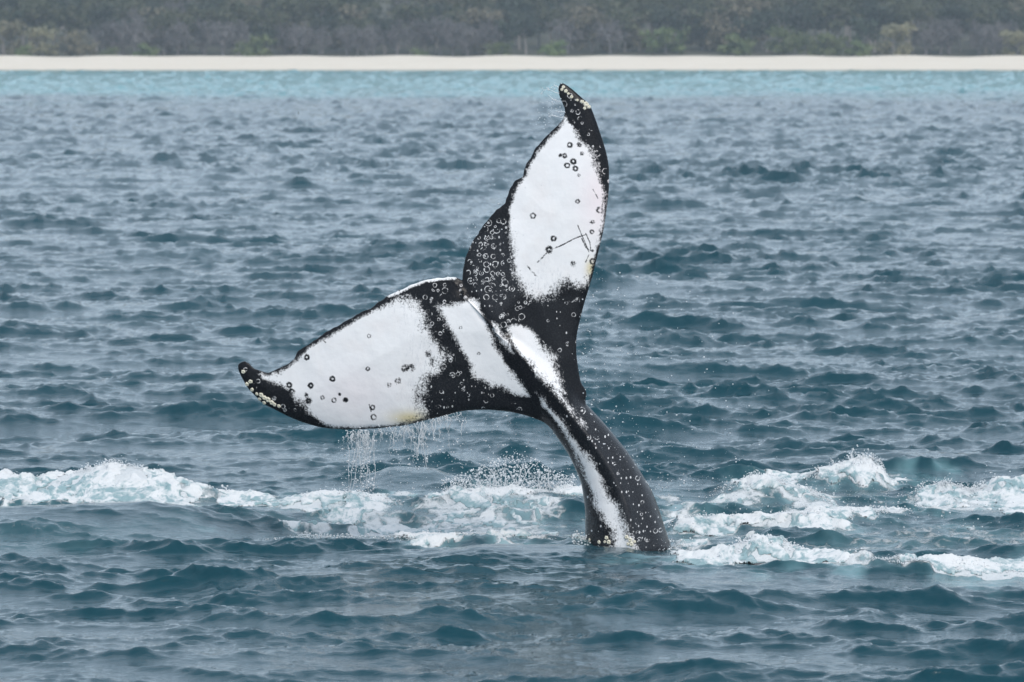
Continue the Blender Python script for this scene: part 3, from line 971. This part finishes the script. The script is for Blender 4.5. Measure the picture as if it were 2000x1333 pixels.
def build_whale():
    h = 1.6
    u0, u1, v0, v1, w0, w1 = 452, 1345, 154, 1180, -130, 136
    us = np.arange(u0, u1, h); vs_ = np.arange(v0, v1, h); ws = np.arange(w0, w1, h)
    U, Vv = np.meshgrid(us, vs_, indexing='ij')
    cs = 4                                     # the slow fields are made on a coarser grid and interpolated
    uc = u0 + np.arange(len(us) // cs + 2) * h * cs; vc = v0 + np.arange(len(vs_) // cs + 2) * h * cs
    UC, VC = np.meshgrid(uc, vc, indexing='ij')
    fi = np.arange(len(us)) / cs; fj = np.arange(len(vs_)) / cs
    i0 = fi.astype(int); j0 = fj.astype(int); ti = (fi - i0)[:, None]; tj = (fj - j0)[None, :]

    def up(f):
        f0 = f[i0] * (1 - ti) + f[i0 + 1] * ti
        return f0[:, j0] * (1 - tj) + f0[:, j0 + 1] * tj
    d, c, hh, q, a, b, cw = [up(f) for f in whale_fields(UC, VC)]
    near = np.abs(d) < 14                       # exact outline close to the edge
    d[near] = outline_sd(U[near], Vv[near])
    val = np.empty((len(us), len(vs_), len(ws)), np.float32)
    W = ws[None, None, :]
    for i in range(0, len(us), 40):
        s = slice(i, i + 40)
        dw = W - c[s][..., None]
        dd = d[s][..., None]
        f1 = np.where(dd > 0, (np.abs(dw) - hh[s][..., None]) * .8, np.hypot(dd, dw) - 2.4)
        dw = W - cw[s][..., None]
        a_, b_ = a[s][..., None], b[s][..., None]
        qq = q[s][..., None] / a_
        keel = np.where(dw < 0, 1 + .16 * np.exp(-((qq - .18) / .22) ** 2), 1 + .10 * np.exp(-(qq / .25) ** 2))
        f2 = (np.sqrt(qq ** 2 + (dw / (b_ * keel)) ** 2) - 1) * np.minimum(a_, b_)
        k = 16.0
        hmix = np.clip(.5 + .5 * (f2 - f1) / k, 0, 1)
        val[s] = f2 * (1 - hmix) + f1 * hmix - k * hmix * (1 - hmix) * .8
    V, F = surface_nets(val, np.array([u0, v0, w0], float), h)
    del val
    # relax a little
    for _ in range(3):
        acc = np.zeros_like(V); cnt = np.zeros(len(V))
        for i in range(4):
            j = (i + 1) % 4
            for kx in range(3):
                acc[:, kx] += np.bincount(F[:, i], V[F[:, j], kx], len(V)) + np.bincount(F[:, j], V[F[:, i], kx], len(V))
            cnt += np.bincount(F[:, i], minlength=len(V)) + np.bincount(F[:, j], minlength=len(V))
        V = V * .5 + .5 * acc / np.maximum(cnt, 1)[:, None]
    u, v, w = V.T
    P = at(u, v, 45.0)
    P[:, 1] += w * K
    base = at(1222, 1062, 45.0)
    F = F[:, ::-1]
    ob = new_obj('whale', P, F, whale_material(), loc=base)
    # make sure normals face outwards
    n0 = ob.data.polygons[0]
    me = ob.data
    cen = np.zeros(len(me.polygons) * 3, np.float32); me.polygons.foreach_get('center', cen)
    nor = np.zeros(len(me.polygons) * 3, np.float32); me.polygons.foreach_get('normal', nor)
    cen = cen.reshape(-1, 3); nor = nor.reshape(-1, 3)
    vol = (cen * nor).sum()
    if vol < 0:
        me.flip_normals()
    # pigment
    wf = np.full(len(u), -40.0)
    for p, bias in zip(WHITE, WHITE_BIAS):
        wf = np.maximum(wf, np.clip(poly_sd(u, v, p) + bias, -40, 40))
    amp = np.full(len(u), 3.0)
    for x, y, rr, aa in RAGGED:
        amp = np.maximum(amp, aa * np.exp(-(((u - x) ** 2 + (v - y) ** 2) / rr ** 2)))
    # dark marks and scratches on the white
    for x, y, rr, k in DARK_MARKS:
        de = np.hypot(u - x, v - y)
        if k > 5: f = de - rr
        else: f = np.abs(de - rr * .8) - k
        f = np.where(de < rr + 5, f * 2.4 - .2, 40)
        wf = np.where(wf > f, np.minimum(wf, f), wf)
    for ln in SCRATCH:
        f = (line_d(u, v, ln) - 1.0) * 4
        wf = np.where(f < 6, np.minimum(wf, f), wf)
    # dark trailing rim with a pale broken lip, and the pale lip of the left lobe near the notch
    poly = smooth_poly(OUT)
    d_out = poly_sd(u, v, poly)
    lip = line_d(u, v, [(760, 580), (785, 569), (807, 558), (830, 550), (860, 545), (888, 544)])
    front = w < sheet_centre(u, v)
    wf = np.where(lip < 5, np.maximum(wf, (3.2 - lip) * 2), wf)
    amp = np.where(lip < 6, 5, amp)
    edge_m = np.minimum(line_d(u, v, TRAIL_L), line_d(u, v, TRAIL_R)) < 7
    amp = np.where(edge_m, np.maximum(amp, 5), amp)
    led = (line_d(u, v, LEAD_R[4:14]) < 12)
    amp = np.where(led, np.maximum(amp, 7), amp)
    # the back of the flukes is dark
    wf = np.where(front | (lip < 5), wf, np.minimum(wf, -14))
    ring = np.zeros(len(u)); spk = np.zeros(len(u))
    for p, a_ in RINGZ:
        ring = np.maximum(ring, a_ * sstep(-10, 10, poly_sd(u, v, p)))
    for p, a_ in SPECKZ:
        spk = np.maximum(spk, a_ * sstep(-12, 12, poly_sd(u, v, p)))
    stain = np.maximum(np.exp(-((u - 800) ** 2 / 35 ** 2 + (v - 818) ** 2 / 14 ** 2)), .9 * np.exp(-((u - 1154) ** 2 / 10 ** 2 + (v - 525) ** 2 / 16 ** 2)))
    flush = np.exp(-((u - 1172) ** 2 / 38 ** 2 + (v - 390) ** 2 / 70 ** 2)) + .5 * np.exp(-((u - 690) ** 2 / 70 ** 2 + (v - 770) ** 2 / 50 ** 2))
    for nm, vals in (('white', wf), ('edge', amp), ('rings', ring), ('specks', spk), ('stain', stain), ('flush', flush)):
        attr(ob, nm, vals)
    tag(ob, 'black and white humpback whale tail flukes raised out of the sea, underside facing us', 'whale')
    print('whale verts', len(u), 'faces', len(F))
    # barnacles
    t = NT('barnacle_shell')
    cc = t.mix(t.noise(t.n('TexCoord').outputs['Object'], 120.0, 3), (.60, .55, .40, 1), (.78, .75, .66, 1))
    bmat = t.surface(t.n('BsdfPrincipled', None, Base__Color=cc, Roughness=.7).outputs[0])
    BV, BF = [], []
    prof = [(1.0, -.25), (1.0, .05), (.86, .42), (.55, .62), (.40, .58), (.34, .25)]
    nseg = 10
    for rr, zz in prof:
        for k in range(nseg):
            an = 2 * math.pi * k / nseg
            rk = rr * (1 + .09 * (-1) ** k)
            BV.append((rk * math.cos(an), rk * math.sin(an), zz))
    for i in range(len(prof) - 1):
        for k in range(nseg):
            k1 = (k + 1) % nseg
            BF.append((i * nseg + k, i * nseg + k1, (i + 1) * nseg + k1, (i + 1) * nseg + k))
    BF.append(tuple((len(prof) - 1) * nseg + k for k in range(nseg)))
    bme = bpy.data.meshes.new('barnacle'); bme.from_pydata(BV, [], BF); bme.materials.append(bmat)
    spots = [(471, 733, 4), (485, 751, 5), (478, 757, 4.5), (488, 768, 3.5), (507, 778, 5.5), (513, 783, 4.5), (520, 787, 5), (527, 792, 4.5), (533, 797, 4), (512, 793, 4), (497, 776, 3.5), (541, 799, 3.5), (503, 786, 3.5),
             (1137, 200, 5), (1145, 205, 5.5), (1150, 210, 4.5), (1101, 171, 3.5), (1105, 178, 4), (1098, 176, 3), (1116, 190, 3.5), (1110, 184, 3), (1128, 196, 3), (1142, 213, 3.5),
             (1183, 1043, 4.5), (1187, 1051, 4.5), (1222, 1039, 4), (1228, 1045, 4.5), (1231, 1052, 4.5), (1224, 1052, 3.5), (1237, 1047, 3), (1151, 1050, 4), (1169, 1053, 3.5), (1180, 1051, 3)]
    vn = np.zeros(len(me.vertices) * 3, np.float32)
    me.vertices.foreach_get('normal', vn)
    vn = vn.reshape(-1, 3)
    loc = np.array(base)
    for x, y, rr in spots:
        dd = (u - x) ** 2 + (v - y) ** 2 + np.where(vn[:, 1] < 0, 0, 1e6)
        i = int(np.argmin(dd))
        o = bpy.data.objects.new('barnacle', bme); COL.objects.link(o)
        o.parent = ob
        o.location = Vector(P[i] - loc)
        nrm = Vector(vn[i].tolist())
        o.rotation_mode = 'QUATERNION'
        o.rotation_quaternion = nrm.to_track_quat('Z', 'Y') @ Matrix.Rotation(random.uniform(0, 6), 3, 'Z').to_quaternion()
        s = rr * K * random.uniform(.9, 1.1)
        o.scale = (s, s * random.uniform(.85, 1.15), s * random.uniform(.8, 1.1))
    return ob


build_whale()


# ------------------------------------------------------------------ a second back just under the surface
def build_back():
    t = NT('wet_back_skin')
    P = t.pos()
    c = t.mix(t.noise(t.scaled(P, (3, 9, 9)), 1.0, 5, .7), (.045, .043, .047, 1), (.11, .10, .105, 1))
    m = t.surface(t.n('BsdfPrincipled', None, Base__Color=c, Roughness=.28, IOR=1.35).outputs[0])
    n, k = 40, 24
    V = []
    for i in range(n):
        s = i / (n - 1)
        x = 0.55 + 5.2 * s
        r = .75 * (math.sin(math.pi * min(max(s, .02), .98)) ** .5) + .02
        top = -.12 + .145 * math.exp(-((s - .34) / .22) ** 2) + .13 * math.exp(-((s - .85) / .12) ** 2)
        for j in range(k):
            a = 2 * math.pi * j / k
            ridge = .03 * math.exp(-((math.sin(a) - 1) / .02) ** 2)
            V.append((x, 42.75 - .12 * s + r * .8 * math.cos(a), top - r + r * math.sin(a) + ridge))
    F = [(i * k + j, i * k + (j + 1) % k, (i + 1) * k + (j + 1) % k, (i + 1) * k + j) for i in range(n - 1) for j in range(k)]
    F += [tuple(range(k)), tuple((n - 1) * k + j for j in range(k))[::-1]]
    ob = new_obj('whale', V, F, m, loc=(3.1, 42.7, -.7))
    tag(ob, 'grey-brown whale back barely awash beneath the foam right of the tail', 'whale')


build_back()


# ------------------------------------------------------------------ foam, splashes and drops
def foam_material():
    t = NT('foam')
    P = t.pos()
    th = t.attr('thick')
    n = t.noise(t.scaled(P, (14, 9, 14)), 1.0, 5, .68)
    wv = t.n('TexNoise', None, Vector=t.scaled(P, (1.6, .9, 1.6)), Scale=1.0, Detail=3.0).outputs['Color']
    Pw = t.n('VectorMath', dict(operation='MULTIPLY_ADD'), _0=wv, _1=(1.1, 1.3, .6), _2=P).outputs[0]
    na = t.noise(t.n('Mapping', None, Vector=Pw, Rotation=(0, 0, .4), Scale=(3.2, 1.6, 3.0)).outputs[0], 1.0, 6, .6, .6)
    nb = t.math('ABSOLUTE', t.math('SUBTRACT', t.noise(t.n('Mapping', None, Vector=Pw, Rotation=(0, 0, .4), Scale=(6.0, 2.4, 6.0)).outputs[0], 1.0, 4, .6), .5))
    nl = t.math('SUBTRACT', t.math('ADD', na, .14), t.math('MULTIPLY', nb, 1.0))
    n2 = t.noise(P, 75.0, 3, .6)
    k = t.ramp(t.math('ADD', th, t.math('ADD', t.math('MULTIPLY', t.math('SUBTRACT', n, .5), .9), t.math('MULTIPLY', t.math('SUBTRACT', nl, .5), 3.0))), .34, .98)
    c = t.mix(k, (.235, .345, .365, 1), (.64, .65, .655, 1))
    bm = t.n('Bump', None, Strength=.3, Distance=1.0, Height=t.math('ADD', t.math('MULTIPLY', n, .022), t.math('MULTIPLY', n2, .006))).outputs[0]
    b = t.n('BsdfPrincipled', None, Base__Color=c, Roughness=t.ramp(k, 0, 1, .35, .8), IOR=1.33, Normal=bm)
    tr = t.n('BsdfTransparent', None)
    al = t.math('MULTIPLY', t.math('MAXIMUM', t.ramp(k, .02, .55), t.ramp(th, .10, .30)), t.ramp(th, .02, .18))
    return t.surface(t.n('MixShader', None, _0=al, _1=tr.outputs[0], _2=b.outputs[0]).outputs[0])


FOAM_M = foam_material()


def drop_material():
    t = NT('spray')
    lw = t.n('LayerWeight', None, Blend=.4).outputs['Facing']
    b = t.n('BsdfPrincipled', None, Base__Color=(.66, .68, .70, 1), Roughness=.3, IOR=1.33)
    return t.surface(b.outputs[0])


DROP_M = drop_material()

REGIONS = [
    ('breaking_wave', 'long white breaking wave left of the whale', lambda px, d: (px < 450) & (d > 46)),
    ('churned_foam', 'broad sheet of churned white foam left of the tail stock', lambda px, d: (px >= 450) & (px < 1235) & (d > 44.4)),
    ('churned_foam', 'streaks of foam and small breakers right of the tail stock', lambda px, d: (px >= 1235) & (d > 44.4)),
    ('foam_pile', 'thick white foam pile in front, right of the tail', lambda px, d: (px < 1690) & (px > 700) & (d <= 44.4)),
    ('foam_pile', 'low line of white foam in front at the right edge', lambda px, d: (px >= 1690) & (d <= 44.4)),
]


def RMAX(x, y):
    m = np.full_like(x, 1e-3)
    for r_ in RIDGES:
        yc = np.interp(x, r_['x'], r_['y'])
        hh = np.interp(x, r_['x'], r_['h'])
        m = np.maximum(m, np.where(np.abs(y - yc) < 1.2, hh, 0))
    return m


def foam_sheet():
    xs = np.arange(-6.4, 6.4, .0145); ys = np.arange(41.6, 52.2, .021)
    X, Y = np.meshgrid(xs, ys)
    sh = X.shape
    x, y = X.ravel(), Y.ravel()
    F, _ = foam_amount(x, y)
    near = F > .3
    cover = np.zeros_like(F)
    pn = PATCH(x[near] * .9, y[near] * .55) * .17 + LUMP(x[near] * .6, y[near] * .33) * .13
    cover[near] = F[near] + np.clip(pn, -.5, .3) * sstep(.3, .7, F[near])
    keep = cover > .60
    dx, dy, dz = sea_disp(x, y)
    b1 = np.abs(LUMP(x, y * .8)); b2 = np.abs(LUMP2(x, y)); b3 = np.clip(.5 + .5 * LUMP(x * .33 + 1.7, y * .3), 0, 2) ** 1.5
    t = sstep(.60, 1.0, cover)
    # thicker on the breaking crests
    rz = ridges(x, y)
    thick = t * (.35 + 2.2 * np.clip(rz, 0, .3))
    off = -.005 + .013 * sstep(.62, .85, cover) + thick * (.008 * b1 + .034 * b3 + .005 * b2) + t * .003 * b2
    vx = x + dx + thick * .014 * LUMP(x + 3, y * .9); vy = y + dy
    P = np.stack([vx, vy, dz + off], -1)
    tk = np.clip((cover - .60) * 2.2, 0, .62) * (.5 + .5 * np.clip(b1 + .3 * b2, 0, 1)) + .35 * sstep(.80, 1.0, rz / np.maximum(RMAX(x, y), .05)) * (rz > .05)
    idx = np.arange(x.size).reshape(sh)
    f = np.stack([idx[:-1, :-1], idx[:-1, 1:], idx[1:, 1:], idx[1:, :-1]], -1).reshape(-1, 4)
    f = f[keep[f].all(1)]
    fpx = 1000 + FPX * x[f[:, 0]] / y[f[:, 0]]
    fd = y[f[:, 0]]
    obs = []
    for nm, lb, fn in REGIONS:
        ff = f[fn(fpx, fd)]
        if not len(ff):
            obs.append(None); continue
        u, inv = np.unique(ff, return_inverse=True)
        ob = new_obj(nm, P[u], inv.reshape(-1, 4), FOAM_M)
        attr(ob, 'thick', tk[u])
        tag(ob, lb, 'foam', 'white water round the whale', 'stuff')
        obs.append(ob)
    print('foam quads', len(f))
    return obs


foam_sheet()

ICO_V = None


def ico():
    p = (1 + 5 ** .5) / 2
    v = np.array([(-1, p, 0), (1, p, 0), (-1, -p, 0), (1, -p, 0), (0, -1, p), (0, 1, p), (0, -1, -p), (0, 1, -p), (p, 0, -1), (p, 0, 1), (-p, 0, -1), (-p, 0, 1)], float)
    v /= np.linalg.norm(v[0])
    f = np.array([(0, 11, 5), (0, 5, 1), (0, 1, 7), (0, 7, 10), (0, 10, 11), (1, 5, 9), (5, 11, 4), (11, 10, 2), (10, 7, 6), (7, 1, 8),
                  (3, 9, 4), (3, 4, 2), (3, 2, 6), (3, 6, 8), (3, 8, 9), (4, 9, 5), (2, 4, 11), (6, 2, 10), (8, 6, 7), (9, 8, 1)])
    return v, f


IV, IF = ico()


class Spray:
    """drops and threads of water gathered into one mesh"""
    def __init__(self):
        self.P, self.R = [], []
        self.V, self.F = [], []

    def drops(self, P, R):
        self.P.append(np.asarray(P, float).reshape(-1, 3)); self.R.append(np.asarray(R, float).ravel())

    def thread(self, pts, rad):
        pts = np.asarray(pts, float); n = len(pts); k = 5
        b = sum(len(q) for q in self.V)
        d = np.gradient(pts, axis=0); d /= np.linalg.norm(d, axis=1)[:, None] + 1e-9
        u = np.cross(d, [.3, 1, .2]); u /= np.linalg.norm(u, axis=1)[:, None] + 1e-9
        w = np.cross(d, u)
        a = np.arange(k) * 2 * np.pi / k
        ring = pts[:, None] + (u[:, None] * np.cos(a)[None, :, None] + w[:, None] * np.sin(a)[None, :, None]) * np.asarray(rad)[:, None, None]
        self.V.append(ring.reshape(-1, 3))
        i = np.arange(n - 1)[:, None] * k; j = np.arange(k)[None]; j1 = (j + 1) % k
        q0 = np.stack(np.broadcast_arrays(i + j, i + j1, i + k + j1), -1).reshape(-1, 3) + b
        q1 = np.stack(np.broadcast_arrays(i + j, i + k + j1, i + k + j), -1).reshape(-1, 3) + b
        self.F += [q0, q1]

    def build(self, name, label, category='splash', mat=None):
        P = np.concatenate(self.P) if self.P else np.zeros((0, 3)); R = np.concatenate(self.R) if self.R else np.zeros(0)
        st = rng.uniform(.75, 1.35, (len(R), 1, 3))
        V = (P[:, None] + IV[None] * R[:, None, None] * st).reshape(-1, 3)
        F = (np.arange(len(R))[:, None, None] * 12 + IF[None]).reshape(-1, 3)
        nb = len(V)
        if self.V:
            V = np.concatenate([V] + self.V)
            F = np.concatenate([F] + [q + nb for q in self.F])
        ob = new_obj(name, V, F, mat or DROP_M)
        tag(ob, label, category, 'water thrown up by the whale', 'stuff')
        return ob


def surf(px, d):
    """surface point of the sea over column px at rest distance d"""
    x = (np.asarray(px, float) - 1000) / FPX * d
    y = np.asarray(d, float) + 0 * x
    dx, dy, dz = sea_disp(x, y)
    return np.stack([x + dx, y + dy, dz], -1)


def jets(sp, px, d, hgt, n, spread=.12, r=.005):
    """n curling threads thrown up from the water at px, each breaking into drops at its end"""
    for _ in range(int(n * .4)):
        p0 = surf(np.array([px + rng.normal(0, spread / .0051)]), np.array([d + rng.normal(0, .12)]))[0]
        h = hgt * rng.uniform(.12, 1.05)
        vx, vy = rng.normal(0, .35), rng.normal(-.1, .25)
        t = np.linspace(0, rng.uniform(.75, 1.5), 9)
        P = np.stack([p0[0] + vx * t * h * 1.2 + .01 * np.cumsum(rng.normal(0, .5, 9)), p0[1] + vy * t * h, p0[2] - .02 + h * (2 * t - t * t) + .006 * np.cumsum(rng.normal(0, .4, 9))], -1)
        rad = r * rng.uniform(.6, 1.5) * (1 - .65 * np.linspace(0, 1, 9)) * rng.uniform(.7, 1.4, 9)
        sp.thread(P, rad)
        m = rng.integers(2, 9)
        k = rng.integers(3, 9, m)
        sp.drops(P[k] + rng.normal(0, .025, (m, 3)), rng.uniform(.25, 1.0, m) ** 2 * r * 1.7 + .0015)


def crest_froth(sp, ridx, n, zs, rr=(.002, .008), back=.05, fwd=.25, lo=-1e9, hi=1e9):
    r_ = RIDGES[ridx]
    x = rng.uniform(max(r_['x'][0], (lo - 1000) / FPX * 45), min(r_['x'][-1], (hi - 1000) / FPX * 45 if hi < 1e8 else 9), n)
    hh = np.interp(x, r_['x'], r_['h'])
    keep = rng.random(n) < np.clip(hh / max(r_['h'].max(), 1e-3), 0, 1) ** .8 * (.35 + .65 * (LUMP(x * .5, x * 0 + ridx) > -.2))
    x, hh = x[keep], hh[keep]
    y = np.interp(x, r_['x'], r_['y']) + rng.uniform(-fwd, back, len(x))
    dx, dy, dz = sea_disp(x, y)
    lump = .5 + .5 * np.abs(LUMP(x * .8, x * 0 + 3.3 * ridx))
    z = dz + rng.exponential(zs, len(x)) * lump * (hh / r_['h'].max())
    R = rng.uniform(0, 1, len(x)) ** 2.2 * (rr[1] - rr[0]) + rr[0]
    R *= np.where(z - dz > zs * 2, .55, 1.0)
    sp.drops(np.stack([x + dx, y + dy, z + .004], -1), R)


s_left = Spray()
crest_froth(s_left, 0, 3200, .018, (.002, .008), fwd=.18)
jets(s_left, 215, 49.55, .10, 12, .25, .007); jets(s_left, 440, 48.9, .12, 4, .02, .009); jets(s_left, 130, 49.55, .05, 8, .3, .006)
s_left.build('froth', 'froth and drops along the crest of the left breaking wave', 'froth')

s_mid = Spray()
crest_froth(s_mid, 9, 1500, .018); crest_froth(s_mid, 10, 2200, .018, lo=820, hi=1160); crest_froth(s_mid, 12, 2500, .016)
for px, hg, n in ((905, .16, 10), (940, .22, 14), (975, .30, 16), (1000, .34, 16), (1015, .30, 14), (1045, .22, 14), (1075, .24, 14), (1100, .20, 12)):
    jets(s_mid, px, 49.1, hg, n, .06, .0055)
n = 2600
px = np.concatenate([rng.normal(1000, 60, n // 2), rng.uniform(860, 1130, n - n // 2)])
p = surf(px, rng.uniform(48.8, 49.5, n))
p[:, 2] += rng.random(n) ** 1.6 * (.12 + .26 * np.exp(-((px - 1005) / 75) ** 2))
s_mid.drops(p, rng.random(n) ** 2.5 * .009 + .002)
s_mid.build('splash', 'thin curling splash behind the tail stock on its left')

s_right = Spray()
crest_froth(s_right, 3, 2200, .02); crest_froth(s_right, 4, 3000, .03, back=.15); crest_froth(s_right, 5, 2600, .018); crest_froth(s_right, 6, 2000, .03, hi=2020)
for px, d, hg, n in ((1690, 51, .16, 18), (1660, 51, .12, 14), (1720, 51, .14, 12), (1620, 51, .08, 10), (1850, 49.6, .12, 12), (1900, 49.6, .10, 8), (1960, 49.4, .1, 10), (1430, 49.4, .06, 4)):
    jets(s_right, px, d, hg, n, .10, .0055)
n = 900
px = rng.uniform(1250, 2010, n)
p = surf(px, rng.uniform(46.3, 50.5, n)); p[:, 2] += rng.exponential(.06, n)
s_right.drops(p, rng.random(n) ** 2.5 * .007 + .002)
s_right.build('froth', 'froth and spray on the breakers right of the tail', 'froth')

s_front = Spray()
crest_froth(s_front, 7, 3200, .016, (.002, .009), back=.15, fwd=.2); crest_froth(s_front, 8, 2200, .012, (.002, .008), hi=2020)
jets(s_front, 1470, 43.2, .07, 10, .2, .006)
n = 420
px = np.concatenate([rng.uniform(1120, 1160, n // 2), rng.uniform(1285, 1345, n - n // 2)])
p = surf(px, rng.uniform(44.6, 45.4, n)); p[:, 2] += rng.exponential(.02, n)
s_front.drops(p, rng.random(n) ** 2 * .008 + .002)
s_front.build('froth', 'froth heaped on the foam pile in front, right of the tail', 'froth')

s_drip = Spray()
for px, n, y0, y1 in ((692, 30, 842, 900), (706, 34, 842, 965), (716, 26, 842, 930), (745, 10, 838, 870), (775, 16, 834, 885), (800, 22, 830, 900), (825, 24, 824, 905), (850, 24, 818, 890), (875, 14, 812, 870), (905, 8, 804, 850)):
    for _ in range(int(n * .85)):
        x0 = px + rng.normal(0, 9)
        top = np.interp(x0, [690, 740, 790, 827, 865, 902], [841, 837.5, 831, 822, 812, 802])
        bot = top + (y1 - top) * min(rng.exponential(.38) + .06, 1.15)
        st = top + (bot - top) * rng.uniform(0, .6)
        m = 8
        yy = np.linspace(st, max(bot, st + 12), m)
        xx = x0 + np.cumsum(rng.normal(0, 2.2, m)) + rng.normal(0, .1) * (yy - st)
        dep = 45.0 + rng.normal(0, .07)
        sp_ = at(xx, yy, dep)
        s_drip.thread(sp_, np.abs(rng.normal(.0034, .0013)) * (1 - .7 * np.linspace(0, 1, m)) * rng.uniform(.5, 1.6, m))
        k = rng.integers(1, 4)
        s_drip.drops(at(x0 + rng.normal(0, 9, k), rng.uniform(top, y1 + 20, k), dep + rng.normal(0, .08)), rng.random(k) ** 2 * .008 + .0018)
n = 330
yy = 835 + rng.random(n) ** .8 * 140
s_drip.drops(at(rng.normal(708, 16, n) + rng.normal(0, .09, n) * (yy - 835), yy, 45 + rng.normal(0, .1, n)[:, None][:, 0]), rng.random(n) ** 2.2 * .008 + .002)
n = 700
px = rng.uniform(660, 1120, n); yy = 810 + rng.random(n) * 150
s_drip.drops(at(px, yy, 45.2 + rng.normal(0, .3, n)), rng.random(n) ** 3 * .006 + .0018)
s_drip.build('falling_water', 'water streaming and dripping off the lower left fluke')

s_air = Spray()
n = 620
yy = 520 + 420 * rng.random(n) ** .8
px = 1130 + np.maximum(yy - 780, 0) * .55 + rng.exponential(95, n)
k = px < 1650
s_air.drops(at(px, yy, 45 + rng.normal(0, .5, n))[k], (rng.random(n) ** 3 * .006 + .0016)[k])
n = 110
s_air.drops(at(rng.normal(985, 45, n), rng.uniform(300, 520, n), 45 + rng.normal(0, .3, n)), rng.random(n) ** 3 * .005 + .0014)
for pts in ([(1093, 183), (1082, 180), (1072, 174), (1063, 176), (1056, 184)], [(1096, 199), (1086, 198), (1077, 192), (1070, 186)], [(1090, 170), (1084, 168), (1078, 171)],
            [(1100, 231), (1090, 229), (1080, 226), (1072, 228)], [(1103, 219), (1094, 219), (1086, 217)]):
    q = np.array(pts, float); tq = np.linspace(0, len(q) - 1, 14)
    q = np.stack([np.interp(tq, np.arange(len(q)), q[:, 0]), np.interp(tq, np.arange(len(q)), q[:, 1])], 1) + rng.normal(0, .5, (14, 2))
    s_air.thread(at(q[:, 0], q[:, 1], 45.1), .0032 * rng.uniform(.4, 1.5, 14))
    s_air.drops(at(q[::2, 0] + rng.normal(0, 4, 7), q[::2, 1] + rng.normal(0, 4, 7), 45.1), rng.random(7) * .004 + .002)
n = 60
s_air.drops(at(rng.normal(1062, 18, n), rng.normal(222, 22, n), 45.1), rng.random(n) ** 2 * .004 + .0014)
s_air.build('spray', 'fine scattered drops in the air round the raised fluke and stock', 'spray')

# ------------------------------------------------------------------ haze
t = NT('haze_air')
pv = t.n('VolumePrincipled', None, Color=(.86, .92, 1.0, 1), Density=.00023, Anisotropy=.0)
t.t.links.new(pv.outputs[0], t.out.inputs['Volume'])
X0, X1, Y0, Y1, Z0, Z1 = -950, 950, -15, 1520, -3.0, 80.0
hv = [(X0, Y0, Z0), (X1, Y0, Z0), (X1, Y1, Z0), (X0, Y1, Z0), (X0, Y0, Z1), (X1, Y0, Z1), (X1, Y1, Z1), (X0, Y1, Z1)]
hz = new_obj('haze', hv, [(3, 2, 1, 0), (4, 5, 6, 7), (0, 1, 5, 4), (1, 2, 6, 5), (2, 3, 7, 6), (3, 0, 4, 7)], t.mat, smooth=False)
tag(hz, 'thin pale sea haze over the water and shore', 'haze', kind='stuff')
